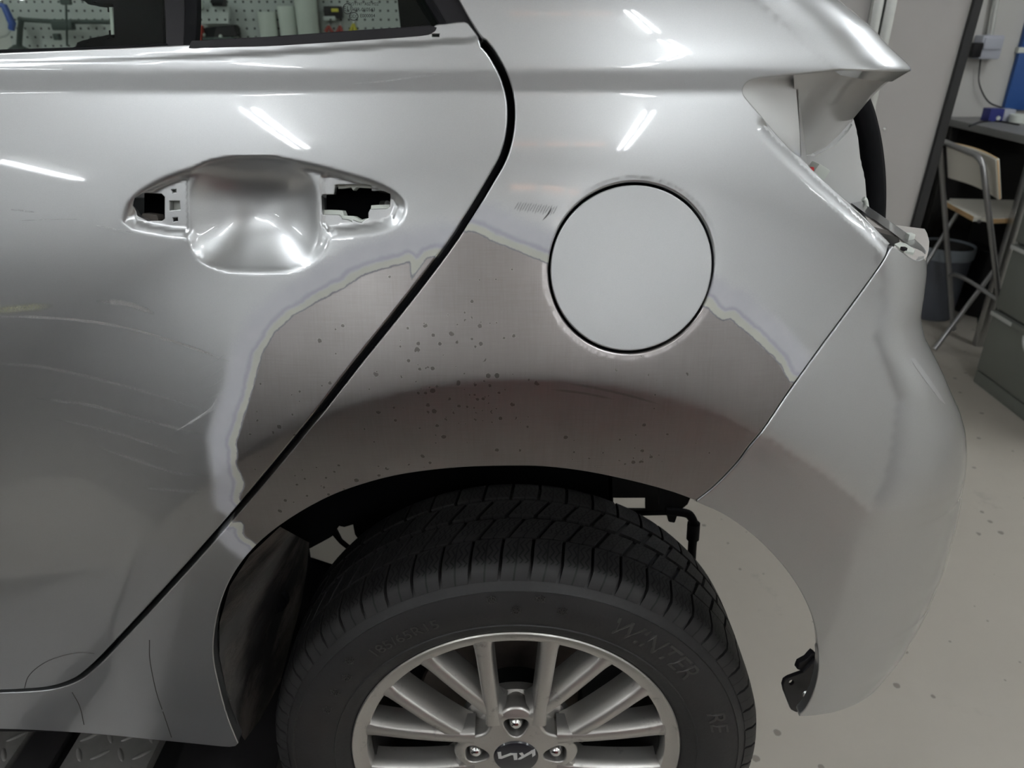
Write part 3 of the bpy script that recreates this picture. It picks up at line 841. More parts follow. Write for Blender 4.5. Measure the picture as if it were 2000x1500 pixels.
# --- window of the door
def glass_mat():
    m = bpy.data.materials.new('tinted_glass'); m.use_nodes = True; nt = m.node_tree; nt.nodes.clear()
    o = N(nt, 'ShaderNodeOutputMaterial'); tr = N(nt, 'ShaderNodeBsdfTransparent'); gl = N(nt, 'ShaderNodeBsdfGlossy'); mx = N(nt, 'ShaderNodeMixShader')
    tr.inputs[0].default_value = (.66, .76, .70, 1); gl.inputs['Roughness'].default_value = .01
    fr_ = N(nt, 'ShaderNodeFresnel'); fr_.inputs[0].default_value = 1.5
    nt.links.new(math_n(nt, 'MULTIPLY', fr_.outputs[0], .8), mx.inputs[0]); nt.links.new(tr.outputs[0], mx.inputs[1]); nt.links.new(gl.outputs[0], mx.inputs[2]); nt.links.new(mx.outputs[0], o.inputs[0])
    return m
M['glass'] = glass_mat()
GB = .018
GY = float(sect(1.43))+GB
def glass_f(u, z):
    u = np.asarray(u, float); z = np.asarray(z, float)
    return np.stack([u, GY+.42*(z-1.43), z], -1)
gq = [np.array((-.95, 1.405)), np.array((-.06, 1.405)), np.array((-.06, 1.43))] + hits([(872, 52), (850, 18), (830, -20), (800, -80), (770, -140)]) + [np.array((-.95, 1.60))]
glass = panel('door_glass', resample(gq, .01, True), [], M['glass'], door, step=.03, f=glass_f, depth=.0, edge_r=.0001)
ft = px_curve([(-330, 122), (-100, 113), (0, 107), (120, 102), (250, 97), (318, 94)], 3)
sheet('belt_seal', [(x, y+2) for x, y in ft] + [(318, 87), (200, 93), (0, 99), (-330, 112)], .006, M['black_rubber'], door)
ft2 = px_curve([(366, 92), (440, 89), (520, 87), (620, 81), (700, 76), (820, 67), (843, 61), (852, 53)], 3)
sheet('belt_trim', [(x, y+2) for x, y in ft2] + [(838, 52), (780, 56), (700, 61), (620, 67), (520, 74), (440, 78), (372, 82)], .003, M['black_plastic'], door)
sheet('division_bar', [(318, 96), (372, 93), (374, 60), (374, 0), (372, -150), (300, -150), (314, 0), (317, 60)], .008, M['black_plastic'], door)
sheet('division_bar_seal', [(354, 93), (374, 92), (378, 40), (376, -150), (352, -150), (356, 20)], .0055, M['black_rubber'], door)
sheet('window_frame', [(864, 52), (852, 36), (838, 10), (818, -30), (770, -130), (800, -200), (855, -90), (893, -20), (915, 22), (934, 54), (944, 76), (932, 73), (918, 57), (906, 47), (870, 51)], .007, M['black_plastic'], door)
sheet('window_frame_seal', [(872, 51), (846, 8), (825, -30), (790, -100), (778, -100), (812, -30), (836, 10), (862, 52)], .004, M['black_rubber'], door)
# etched marks on the glass
M['etch'] = simple('etched_mark', (.006, .008, .008), .7)
def glass_text(s, px, py, size):
    me = text_mesh(s, size, .0001); q = hit(px, py, glass_f)[0]
    for v in me.vertices:
        p = glass_f(q[0]+v.co.x, q[1]+v.co.y); v.co = (p[0], p[1]-.0004, p[2])
    me.materials.clear(); link_mesh(me, 'glass_marking', M['etch'], door)
glass_text('DOT747  AS2 M22', 710, 8, .0030)
glass_text('E11', 679, 17, .0046); glass_text('43R-010543', 711, 19, .0036); glass_text('CCC', 691, 32, .0032); glass_text('E000004', 718, 31, .0034)
def glass_ring(px, py, rx, ry):
    q = hit(px, py, glass_f)[0]; pts = []
    for k in range(29):
        a = 2*math.pi*k/28; p = glass_f(q[0]+rx*math.cos(a), q[1]+ry*math.sin(a)); pts.append((p[0], p[1]-.0004, p[2]))
    tube('glass_marking', pts, .00028, M['etch'], door, 5)
glass_ring(679, 17, .0036, .0036); glass_ring(691, 32, .0034, .0028)

# --- inside the handle openings
def in_hole(name, px, y, t, mat): return plate(name, pts_y(px, y), (0, t, 0), mat, door)
yb = float(surf(*hit(500, 400)[0])[1])
sheet('handle_cavity', [(235, 365), (375, 345), (375, 465), (235, 455)], .045, M['dark_void'], door)
sheet('handle_cavity', [(612, 340), (790, 350), (790, 455), (612, 460)], .050, M['dark_void'], door)
def bracket(px, back, mat=None, depth=.012): return sheet('handle_bracket', px, back, mat or M['white_plastic'], door, depth=depth, step=.006, edge=.0008)
bracket([(328, 386), (352, 386), (358, 400), (356, 414), (328, 416)], .012)
bracket([(332, 366), (340, 366), (340, 380), (332, 380)], .010); bracket([(336, 426), (352, 424), (352, 438), (336, 438)], .014)
bracket([(650, 356), (728, 358), (728, 372), (690, 370), (684, 376), (680, 370), (655, 373)], .012)
bracket([(626, 417), (662, 418), (668, 432), (640, 438), (626, 438)], .010)
bracket([(722, 408), (766, 406), (764, 440), (715, 440), (720, 428)], .010)
bracket([(664, 428), (686, 429), (700, 437), (712, 433), (716, 446), (660, 446)], .009)
bracket([(266, 425), (292, 428), (296, 440), (262, 440)], .012, M['mud'])
bracket([(728, 370), (766, 372), (766, 384), (735, 380)], .014, M['mud'])
tube('handle_bolt', [at_y(746, 398, yb+.030), at_y(757, 398, yb+.018)], .0026, M['steel'], door)

# --- tail lamp pocket
ruled('lamp_pocket_wall', on_surf([(1562, 312), (1536, 287), (1508, 257), (1480, 225), (1457, 196), (1450, 181), (1453, 168), (1465, 157), (1489, 150.5), (1520, 147), (1556, 143)], .004),
      pts_y([(1564, 316), (1563, 290), (1562, 262), (1560, 235), (1558, 210), (1556, 190), (1555, 176), (1554, 166), (1554, 159), (1555, 154), (1558, 148)], .018), M['inner_paint'], car, 10)
A = on_surf([(1552, 144), (1600, 138.5), (1640, 133.5)], .003) + [surf(q[0], q[1])+np.array((-.001, .003, 0)) for q in lip[1::2]]
Bp = pts_y([(1562, 305), (1585, 300), (1612, 288), (1640, 262), (1668, 230), (1700, 192), (1735, 158), (1768, 136)], [.15, .17, .18, .19, .19, .17, .15, .13])
ruled('lamp_pocket_roof', A[:len(Bp)], Bp[:len(A)], M['inner_paint'], car, 12)
ruled('lamp_pocket_side', pts_y([(1558, 150), (1560, 210), (1563, 270), (1566, 318)], .018), pts_y([(1568, 158), (1572, 215), (1574, 270), (1576, 330)], .16), M['inner_paint'], car, 4)
plate('lamp_pocket_floor', pts_y([(1555, 296), (1590, 298), (1625, 280), (1650, 255), (1668, 226), (1678, 262), (1684, 318), (1692, 345), (1696, 395), (1697, 450), (1600, 450), (1540, 330)], .20), (0, .02, 0), M['inner_paint'], car, .004)
tube('tailgate_seal', smooth_path(pts_y([(1668, 178), (1684, 222), (1697, 275), (1704, 330), (1707, 385), (1706, 440), (1702, 480)], .27)), .0125, M['black_rubber'], car, 12, 1.0)
tube('tailgate_seal', smooth_path(pts_y([(1680, 180), (1697, 226), (1709, 278), (1716, 332), (1718, 385), (1716, 440), (1712, 480)], .29)), .0075, M['black_rubber'], car, 10, 1.0)
tube('drain_lip', smooth_path(pts_y([(1686, 388), (1690, 392), (1693, 408), (1697, 425)], .19), 4), .0028, M['white_plastic'], car, 8)
box('lamp_connector', at_y(1596, 335, .10), (.014, .02, .013), M['white_plastic'], car, .002, Matrix.Rotation(.5, 4, 'Y'))
M['red'] = simple('red_dot', (.6, .03, .03), .5)
box('connector_lock', at_y(1585, 331, .086), (.004, .004, .0045), M['red'], car, .001)

# --- ledge on top of the bumper, with the lamp guide
zt0 = float(surf(*bs_bump[-1])[2])
edge3 = [surf(q[0], q[1])+np.array((0, .0006, -.0002)) for q in [bs_bump[-1]]+bump_top[:7]]
innr = [at_z(x, y, 1.266) for x, y in ((1810, 501), (1814, 488), (1815, 472), (1811, 456), (1806, 447), (1775, 443), (1735, 437), (1690, 422), (1700, 441), (1757, 456), (1757, 474))]
plate('bumper_ledge', edge3+innr, (0, 0, -.004), M['dusty_ledge'], car)
box('lamp_guide_clip', at_z(1777, 463, 1.270), (.006, .008, .007), M['white_plastic'], car, .0012)
plate('lamp_guide', [at_z(x, y, 1.274) for x, y in ((1746, 481), (1757, 477), (1768, 480), (1786, 492), (1783, 498), (1765, 494))], (0, 0, .002), M['white_plastic'], car)
box('lamp_guide_catch', at_z(1765, 486, 1.277), (.004, .005, .003), M['black_plastic'], car, .0006)

sheet('bumper_slot', [(1779, 700), (1787, 700), (1812, 735), (1834, 768), (1846, 789), (1834, 778), (1810, 746), (1790, 718)], -.0004, M['dull'], bumper, depth=.003, step=.006, edge=.0008)
# --- inside the wheel arch
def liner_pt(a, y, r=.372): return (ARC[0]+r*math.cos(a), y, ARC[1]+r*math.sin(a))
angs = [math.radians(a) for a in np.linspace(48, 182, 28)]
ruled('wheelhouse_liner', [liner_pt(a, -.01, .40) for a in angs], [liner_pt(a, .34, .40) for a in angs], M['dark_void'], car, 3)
def holed_plate(name, out_px, holes_px, y, mat):
    f = lambda u, z: np.stack([np.asarray(u, float), np.full(np.shape(u), y), np.asarray(z, float)], -1)
    to = lambda pxs: [np.array((p[0], p[2])) for p in pts_y(pxs, y)]
    return panel(name, resample(to(out_px), .02, True), [resample(to(h), .008, True) for h in holes_px], mat, car, step=.03, f=f, depth=.006, hole_depth=.006)
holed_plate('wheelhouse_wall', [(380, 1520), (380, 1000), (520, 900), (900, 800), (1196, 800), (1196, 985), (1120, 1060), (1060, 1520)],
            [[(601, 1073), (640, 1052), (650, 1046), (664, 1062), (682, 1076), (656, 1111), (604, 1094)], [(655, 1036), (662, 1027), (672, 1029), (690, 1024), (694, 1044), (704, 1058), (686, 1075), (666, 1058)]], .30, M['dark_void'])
holed_plate('rear_cross_member', [(1185, 800), (1420, 800), (1342, 985), (1320, 1003), (1190, 1000)], [[(1197, 972), (1262, 972), (1262, 998), (1197, 998)]], .30, M['dark_under'])
ruled('inner_sill_panel', on_surf([(462, 1448), (436, 1372), (421, 1298), (421, 1232), (441, 1160), (480, 1100), (540, 1044)], .012),
      pts_y([(478, 1446), (510, 1402), (548, 1330), (572, 1240), (588, 1180), (600, 1110), (604, 1060)], [.05, .12, .18, .22, .24, .25, .26]), M['mud'], car, 8)
lathe('sill_grommet', [(.0, .002), (.018, .0), (.022, -.003), (.024, .006)], at_y(528, 1172, .13), M['black_rubber'], car, seg=28)
tube('brake_line', pts_y([(1180, 1004), (1225, 1003), (1330, 1001)], .22), .0035, M['black_rubber'], car)
tube('brake_hose', smooth_path(pts_y([(1300, 998), (1338, 1002), (1350, 1010), (1356, 1026), (1354, 1045), (1351, 1085), (1349, 1160)], .22), 5), .0062, M['black_rubber'], car)
tube('hose_ferrule', pts_y([(1355, 1022), (1353, 1052)], .22), .0092, M['black_rubber'], car)
plate('hose_bracket', pts_y([(1290, 940), (1328, 940), (1328, 992), (1322, 1010), (1318, 1022), (1306, 1020), (1302, 1004), (1288, 990)], .23), (0, .012, 0), M['dark_under'], car, .001)
# bumper mounting tab below the arch
yt = .012
def tab(name, px, y, t, mat, hole=None):
    f = lambda u, z: np.stack([np.asarray(u, float), np.full(np.shape(u), y)+.25*(np.asarray(u, float)-.33), np.asarray(z, float)], -1)
    to = lambda pxs: [np.array((p[0], p[2])) for p in pts_y(pxs, y)]
    return panel(name, resample(to(px), .004, True), [resample(to(h), .0015, True) for h in (hole or [])], mat, car, step=.006, f=f, depth=t, hole_depth=t)
def circ(px, py, rx, ry, n=14): return [(px+rx*math.cos(2*math.pi*k/n), py+ry*math.sin(2*math.pi*k/n)) for k in range(n)]
tab('bumper_tab', [(1531, 1338), (1534, 1329), (1541, 1326), (1574, 1321), (1600, 1300), (1604, 1340), (1590, 1372), (1570, 1398), (1560, 1399), (1550, 1392), (1534, 1352)], yt, .003, M['black_plastic'], [circ(1547, 1336, 6.5, 6)])
tab('bumper_clip', [(1562, 1312), (1566, 1302), (1582, 1297), (1594, 1286), (1600, 1292), (1598, 1312), (1578, 1320)], yt+.004, .006, M['black_plastic'])
lathe('tab_rivet', [(.0, -.0016), (.005, -.001), (.0062, .001)], at_y(1577, 1357, yt-.001), M['steel'], car, seg=20)

# --- thin dark edges of the stone-guard film on the lower body, and scuffs on the paint
M['film_edge'] = simple('film_edge', (.05, .045, .04), .6)
def hug(name, px, r, mat, parent, back=-.0001):
    pts = on_surf(px_curve(px, 4), back); return tube(name, pts, r, mat, parent, 5)
hug('film_edge', [(48, 1344), (55, 1322), (75, 1302), (105, 1286), (150, 1275), (185, 1276)], .00045, M['film_edge'], door)
hug('film_edge', [(292, 1250), (293, 1290), (305, 1350), (320, 1395), (335, 1440)], .00045, M['film_edge'], wing)
hug('film_edge', [(141, 1352), (156, 1380), (164, 1415)], .00045, M['film_edge'], wing)
def scuff_mat(name, col, dens, scale):
    m, nt, b = nodes_of(name); nt.links.new(mixc(nt, noise(nt, 80.0), tuple(x*.9 for x in col), col), b.inputs['Base Color']); setin(b, Roughness=.6)
    tr = N(nt, 'ShaderNodeBsdfTransparent'); mx = N(nt, 'ShaderNodeMixShader'); out = nt.nodes['Material Output']
    f = math_n(nt, 'MULTIPLY', map_r(nt, noise(nt, scale*4, 3.0, .7), .25, .70, .35, 1.0), dens)
    at = N(nt, 'ShaderNodeAttribute', attribute_name='fade').outputs['Fac']
    nt.links.new(math_n(nt, 'MULTIPLY', f, at), mx.inputs[0]); nt.links.new(tr.outputs[0], mx.inputs[1]); nt.links.new(b.outputs[0], mx.inputs[2]); nt.links.new(mx.outputs[0], out.inputs[0])
    return m
M['scuff'] = scuff_mat('pale_scuff', (.42, .41, .40), .75, 220)
M['scuff_soft'] = scuff_mat('faint_scuff', (.36, .35, .345), .35, 160)
M['scuff_yellow'] = scuff_mat('yellow_scuff', (.42, .42, .30), .6, 200)
M['scuff_white'] = scuff_mat('white_scratch', (.75, .75, .75), .7, 300)
M['rub'] = scuff_mat('dark_rub_marks', (.07, .07, .07), .4, 420)
M['stain'] = scuff_mat('brown_stain', (.22, .17, .12), .35, 120)
def scuff(px, w, mat, parent=None, f=None, name='scuff'):
    """thin film of scuffed paint lying on the panel; w in mm"""
    q = np.array(hits(px_curve(px, 5), f)); n = len(q); T = np.gradient(q, axis=0); T /= np.linalg.norm(T, axis=1, keepdims=True)+1e-9
    Nn = np.stack([-T[:, 1], T[:, 0]], -1); verts, faces, fade = [], [], []
    for i in range(n):
        e = min(1, min(i, n-1-i)/(n*.22)+.15); 
        for k, s in enumerate((-1, -.4, .4, 1)):
            a = q[i]+Nn[i]*s*w*.0005*(.4+.6*e); p = (f or surf)(a[0], a[1]); nn = normal(a[0], a[1], f or surf); verts.append(p+nn*.00018); fade.append((0 if k in (0, 3) else 1)*e)
    for i in range(n-1):
        for k in range(3): faces.append((i*4+k, i*4+k+1, i*4+5+k, i*4+4+k))
    o = mesh(name, verts, faces, mat, parent or door)
    at = o.data.attributes.new('fade', 'FLOAT', 'POINT'); at.data.foreach_set('value', np.array(fade, np.float32)); return o
scuff([(-40, 610), (0, 606), (50, 601), (104, 597)], 8, M['scuff_yellow'])
scuff([(188, 588), (240, 592), (275, 602), (302, 613)], 6, M['scuff'])
scuff([(-60, 619), (60, 619), (160, 626), (250, 641), (340, 667), (400, 688), (448, 706)], 3.2, M['scuff'])
scuff([(-60, 710), (60, 714), (180, 737), (300, 770), (420, 806)], 4.0, M['scuff_soft'])
scuff([(70, 778), (170, 790), (300, 824), (400, 850)], 5.0, M['scuff_soft'])
scuff([(105, 818), (200, 838), (310, 872), (360, 890)], 4.5, M['scuff_soft'])
scuff([(190, 874), (260, 896), (330, 920), (410, 930)], 5.0, M['scuff_soft'])
scuff([(280, 952), (340, 958), (410, 961)], 4.0, M['scuff_soft'])
for k in range(7): scuff([(334+6*k, 848-4*k), (380+5*k, 822-4*k), (424, 796-3*k)], .35, M['scuff_white'], name='scratch')
for k in range(4): scuff([(390, 722+22*k), (420, 706+22*k), (440, 692+22*k)], .35, M['scuff_white'], name='scratch')
scuff([(18, 409), (40, 411), (72, 415)], 1.6, M['scuff_white'], name='scratch')
scuff([(188, 440), (225, 448), (268, 456)], 1.3, M['scuff_white'], name='scratch')
scuff([(35, 431), (90, 429), (170, 428)], .8, M['scuff_white'], name='scratch')
scuff([(690, 163), (740, 160), (800, 152), (865, 143)], .9, M['scuff_white'], name='scratch')
for x in range(16): scuff([(1004+x*5, 410+x*.6+(x%3)*2), (1009+x*5, 402+x*.6), (1014+x*5, 394+x*.6-(x%2)*2)], 1.3, M['rub'], wing, name='rub_mark')
for x in range(6): scuff([(1058+x*3, 432-x*3), (1066+x*2, 424-x*3), (1074+x, 416-x*2)], 1.2, M['rub'], wing, name='rub_mark')
scuff([(1105, 748), (1160, 757), (1230, 773), (1290, 790)], 3, M['rub'], wing, name='rub_mark')
scuff([(1075, 760), (1140, 768), (1200, 780)], 3, M['rub'], wing, name='rub_mark')

# --- cabin and far side, seen through the glass and giving the car its bulk
M['trim'] = simple('dark_trim', (.007, .0075, .0075), .8, bmp=.1, spec=.1)
M['seat'] = simple('dark_seat_cloth', (.007, .007, .008), .9, bmp=.2, spec=.1)
plate('seat_back', pts_y([(136, 100), (140, 86), (165, 76), (205, 69), (216, 66), (214, 16), (182, 12), (160, 6), (146, -6), (140, -60), (325, -60), (325, 100)], .62), (0, .14, 0), M['seat'], car, .006)
plate('window_light_strip', pts_y([(213, 14), (218, 14), (222, 67), (217, 68)], .617), (0, .01, 0), M['white_plastic'], car)  # pale strip painted for daylight in the far window gap
plate('far_pillar_trim', pts_y([(770, -60), (779, 10), (783, 62), (1010, 100), (1010, -60)], 1.30), (0, .05, 0), M['trim'], car)
span('load_floor', (-2.4, .38, .97), (.18, 1.5, 1.0), M['trim'], car)
span('far_side', (-2.4, 1.56, .66), (.40, 1.62, 1.372), M['paint'], car)
span('roof_panel', (-2.2, .22, 1.93), (-.10, 1.42, 1.955), M['paint'], car)
span('floor_pan', (-2.6, .05, .60), (-.40, 1.55, .66), M['dark_under'], car)

# ------------------------------------------------------------------ the room
M['wall'] = simple('painted_wall', (.60, .59, .56), .7, var=.04, scale=2.5)
def two_tone_mat():
    m, nt, b = nodes_of('two_tone_wall'); tc = N(nt, 'ShaderNodeTexCoord'); s = N(nt, 'ShaderNodeSeparateXYZ'); nt.links.new(tc.outputs['Object'], s.inputs[0])
    up = math_n(nt, 'GREATER_THAN', s.outputs[2], 1.55); n_ = noise(nt, 1.6, 4.0)
    nt.links.new(mixc(nt, up, mixc(nt, n_, (.06, .057, .055), (.11, .105, .10)), mixc(nt, n_, (.60, .60, .59), (.70, .70, .69))), b.inputs['Base Color']); setin(b, Roughness=.7)
    return m
M['dim_wall'] = two_tone_mat()
M['ceiling'] = simple('ceiling_white', (.72, .72, .70), .8, var=.03, scale=2)
def floor_mat():
    m, nt, b = nodes_of('speckled_floor')
    big = noise(nt, 1.1, 5.0, .6); fine = noise(nt, 14.0, 6.0, .7)
    c = mixc(nt, big, (.44, .405, .35), (.51, .475, .415))
    c = mixc(nt, math_n(nt, 'MULTIPLY', fine, .35), c, (.40, .37, .32))
    vo = N(nt, 'ShaderNodeTexVoronoi', voronoi_dimensions='2D'); setin(vo, Scale=15.0)
    tc = N(nt, 'ShaderNodeTexCoord'); nt.links.new(tc.outputs['Object'], vo.inputs['Vector'])
    wob = math_n(nt, 'ADD', vo.outputs['Distance'], math_n(nt, 'MULTIPLY', noise(nt, 90.0, 3.0), .12))
    sp = N(nt, 'ShaderNodeSeparateColor'); nt.links.new(vo.outputs['Color'], sp.inputs[0])
    on = math_n(nt, 'LESS_THAN', sp.outputs[0], .30)
    dot = math_n(nt, 'MULTIPLY', math_n(nt, 'LESS_THAN', wob, math_n(nt, 'ADD', .09, math_n(nt, 'MULTIPLY', sp.outputs[1], .10))), on)
    st_ = map_r(nt, noise(nt, 4.5, 6.0, .7), .60, .72, 0, .35)
    c = mixc(nt, st_, c, (.26, .235, .205))
    c = mixc(nt, math_n(nt, 'MULTIPLY', dot, .65), c, (.13, .11, .09))
    nt.links.new(c, b.inputs['Base Color'])
    nt.links.new(mixf(nt, fine, .42, .62), b.inputs['Roughness'])
    bump(nt, b, fine, .08, .002)
    return m
M['floor'] = floor_mat()
X0, X1, Y0, Y1, ZC = -5.5, 5.2, -7.6, 3.55, 3.1
def slab(name, lo, hi, mat): return tag(span(name, lo, hi, mat, bev=0), kind='structure')
slab('floor', (X0, Y0, -.1), (X1, Y1, 0), M['floor'])
slab('ceiling', (X0, Y0, ZC), (X1, Y1, ZC+.1), M['ceiling'])
slab('wall_far', (X0, Y1, 0), (X1, Y1+.1, ZC), M['wall'])
slab('wall_near', (X0, Y0-.1, 0), (X1, Y0, ZC), M['dim_wall'])
slab('wall_left', (X0-.1, Y0, 0), (X0, Y1, ZC), M['dim_wall'])
slab('wall_right', (X1, Y0, 0), (X1+.1, Y1, ZC), M['wall'])
# ceiling tube lights in rows that run toward the camera side
M['tube'] = emission('tube_glow', (.93, .97, 1.0), TUBE_STRENGTH)
M['housing'] = simple('white_enamel', (.75, .75, .74), .4)
spots = [(-4.5, -6.6, 'farthest from the car, near the left wall'), (-1.66, -4.70, 'in the left row, second from the near wall'), (-1.66, -3.1, 'in the left row, above the open floor'), (-1.66, -.80, 'in the left row, nearest the car'),
         (1.12, -4.75, 'in the right row, second from the near wall'), (1.12, -3.1, 'in the right row, above the open floor'), (1.12, -1.0, 'in the right row, nearest the car'), (3.9, -4.7, 'near the right wall, toward the near wall'), (3.9, -2.0, 'near the right wall, level with the car'),
         (-4.4, -2.0, 'near the left wall, level with the car'), (-2.9, 1.6, 'beyond the car on the left'), (2.75, 1.5, 'beyond the car on the right, above the stool')]
for i, (x, y, pos) in enumerate(spots):
    t = empty('tube_light', (x, y, ZC))
    tag(t, 'white twin ceiling tube light ' + pos, 'lamp', 'ceiling tube lights')
    span('housing', (x-.022, y-.68, ZC-.10), (x+.022, y+.68, ZC-.001), M['housing'], t)
    for k in (-.040, .040):
        bm = bmesh.new(); bm_tube(bm, [(x+k, y-.62, ZC-.085), (x+k, y+.62, ZC-.085)], .013, 6)
        from_bm('tube', bm, M['tube'], t)

# unseen trolleys added behind the camera to darken and redden the bodywork reflections
M['trolley_red'] = simple('red_enamel', (.34, .035, .035), .35, coat=.3)
M['trolley_dark'] = simple('charcoal_enamel', (.035, .034, .036), .45)
M['trolley_top'] = simple('black_rubber_mat', (.02, .02, .02), .7)
def trolley(x0, x1, y0, y1, h, mat, label):
    t = empty('added_trolley', ((x0+x1)/2, (y0+y1)/2, 0)); tag(t, label, 'trolley')
    span('body', (x0, y0, .13), (x1, y1, h), mat, t, .01); span('worktop', (x0-.01, y0-.01, h+.001), (x1+.01, y1+.01, h+.025), M['trolley_top'], t, .006)
    n = 5
    for k in range(n):
        za = .16+(h-.19)*k/n; zb = .16+(h-.19)*(k+1)/n-.012
        d = span('drawer', (x0+.02, y1-.002, za), (x1-.02, y1+.016, zb), mat, t, .004)
        span('handle', (x0+.05, y1+.014, zb-.03), (x1-.05, y1+.032, zb-.012), M['aluminium_dull'], d, .003)
    for x in (x0+.08, x1-.08):
        for y in (y0+.08, y1-.08): lathe('castor', [(.0, -.02), (.055, -.02), (.06, -.012), (.06, .012), (.055, .02), (.0, .02)], (x, y, .062), M['trolley_top'], t, ax='X', seg=24)
M['aluminium_dull'] = simple('dull_aluminium', (.45, .45, .45), .4, .9)
trolley(-.25, .80, -1.80, -1.30, .96, M['trolley_red'], 'added red drawer trolley, unseen behind the camera, for red reflections')
trolley(-1.75, -.30, -1.80, -1.30, .98, M['trolley_dark'], 'added charcoal drawer trolley, unseen behind the camera, for dark reflections')

# infrared heater hung under the ceiling, its glow caught in the paint
M['heat'] = emission('heater_glow', (1.0, .42, .16), 4.5)
hx0, hx1, hy, hz = -.02, .92, -4.95, 2.93
t = empty('infrared_heater', ((hx0+hx1)/2, hy, ZC)); tag(t, 'long infrared heater with glowing orange rods hung under the ceiling', 'heater')
span('housing', (hx0-.04, hy-.05, hz+.03), (hx1+.04, hy+.05, hz+.07), M['housing'], t, .006)
for x in (hx0+.1, hx1-.1): tube('hanger', [(x, hy, hz+.06), (x, hy, ZC)], .006, M['aluminium_dull'], t, 8)
for a_, b_ in ((hx0, .20), (.26, .50), (.55, .88)):
    bm = bmesh.new(); bm_tube(bm, [(a_, hy, hz+.012), (b_, hy, hz+.012)], .010, 6); from_bm('heating_rod', bm, M['heat'], t)

# ------------------------------------------------------------------ lift under the car
M['tread_plate'] = simple('worn_tread_plate', (.22, .21, .20), .42, .25, var=.5, scale=14, bmp=.15)
M['lift_blue'] = simple('dark_blue_lift_paint', (.018, .024, .042), .5, var=.3, scale=8)
M['lift_dark'] = simple('dark_lift_steel', (.035, .033, .034), .5, .5, var=.4, scale=10)
lift = empty('vehicle_lift', (-1.0, .2, 0))
tag(lift, 'dark scissor lift with worn tread plate pads under the car sill', 'lift')
ZL = .47
def bar_mesh():
    bm = bmesh.new(); n = 10; L, W, H = .028, .0036, .0022; rows = []
    for i in range(n+1):
        s = -1+2*i/n; w = W*math.sqrt(max(0, 1-s*s))+.0003; h = H*(1-s*s)**.5+.0002
        rows.append([bm.verts.new((s*L/2, a*w, h*(1-a*a))) for a in (-1, -.5, 0, .5, 1)])
    for a, b in zip(rows, rows[1:]):
        for k in range(4): bm.faces.new((a[k], a[k+1], b[k+1], b[k]))
    bmesh.ops.recalc_face_normals(bm, faces=bm.faces)
    me = bpy.data.meshes.new('tread_bar'); bm.to_mesh(me); bm.free()
    for p in me.polygons: p.use_smooth = True
    me.materials.append(M['tread_plate']); return me
BAR = bar_mesh()
def pad(x0, x1, y0, y1):
    p = span('tread_pad', (x0, y0, ZL-.02), (x1, y1, ZL), M['tread_plate'], lift, .002)
    nx = int((x1-x0)/.031); ny = int((y1-y0)/.031)
    for i in range(nx):
        for j in range(ny):
            o = bpy.data.objects.new('tread_bar', BAR); COL.objects.link(o)
            o.location = (x0+.018+i*.031, y0+.018+j*.031, ZL-.0002); o.rotation_euler = (0, 0, math.radians(35 if (i+j) % 2 else -55)); adopt(o, p)
pad(at_z(122, 1500, ZL)[0]-.005, at_z(300, 1470, ZL)[0], -.46, .30)
pad(-.96, at_z(22, 1480, ZL)[0], -.46, .30)
span('flat_bar', (at_z(30, 1480, ZL)[0], -.3, ZL-.02), (at_z(102, 1480, ZL)[0], .35, ZL-.004), M['lift_dark'], lift, .003)
span('runway_beam', (-2.6, -.45, ZL-.14), (-.36, .42, ZL-.045), M['lift_dark'], lift, .004)
span('runway_edge', (-2.6, -.47, ZL-.16), (-.36, -.45, ZL-.03), M['lift_dark'], lift, .004)
tube('lift_rod', [at_z(352, 1500, .40), at_z(378, 1452, .40)], .006, M['lift_dark'], lift)
span('lift_base', (-2.4, -.25, 0), (-.5, .40, .10), M['lift_blue'], lift, .01)
bm = bmesh.new()
bm_box(bm, (-1.4, .05, .21), (1.7, .05, .09), .006, Matrix.Rotation(.12, 4, 'Y')); bm_box(bm, (-1.4, .25, .21), (1.7, .05, .09), .006, Matrix.Rotation(-.12, 4, 'Y'))
from_bm('scissor_arm', bm, M['lift_blue'], lift)
plate('lift_end_plate', pts_y([(478, 1560), (500, 1390), (545, 1350), (600, 1400), (600, 1560)], .34), (0, .03, 0), M['lift_blue'], lift, .002)
span('lift_foot', (at_y(478, 1500, .34)[0], .30, 0), (at_y(600, 1500, .34)[0], .42, .5), M['lift_blue'], lift, .004)

# ------------------------------------------------------------------ partition behind the car
M['partition'] = simple('warm_grey_panel', (.43, .415, .40), .55, var=.03, scale=3)
M['aluminium'] = simple('brushed_aluminium', (.80, .82, .80), .25, .8, var=.1, scale=40)
M['post'] = simple('black_steel_post', (.010, .010, .011), .5)
part = empty('partition', (1.2, 1.9, 0)); tag(part, 'tall warm grey partition with silver trim and a black end post', 'partition')
YP = 1.9
def lean(x0, x1, y): return [at_y(x0-.277*t_, t_, y) for t_ in (-120, 300, 840)], [at_y(x1-.277*t_, t_, y) for t_ in (-120, 300, 840)]
la, lb = lean(1903, 1922, YP-.012)
plate('end_post', la+lb[::-1], (0, .06, 0), M['post'], part, .002)
pa = [(1.165, YP, 2.0), (1.165, YP, .02)]
plate('panel', pa+[at_y(1905-.277*t_, t_, YP) for t_ in (840, 300, -120)], (0, .03, 0), M['partition'], part)
span('panel', (.30, YP+.01, .02), (1.095, YP+.04, 2.6), M['partition'], part)
span('trim_rail', (1.095, YP-.012, .02), (1.125, YP+.045, 2.6), M['aluminium'], part)
span('trim_rail', (1.132, YP-.012, .02), (1.165, YP+.045, 2.6), M['aluminium'], part)
lathe('panel_screw', [(.0, -.004), (.004, -.003), (.006, 0)], at_y(1727, 252, YP), M['aluminium'], part, seg=16)
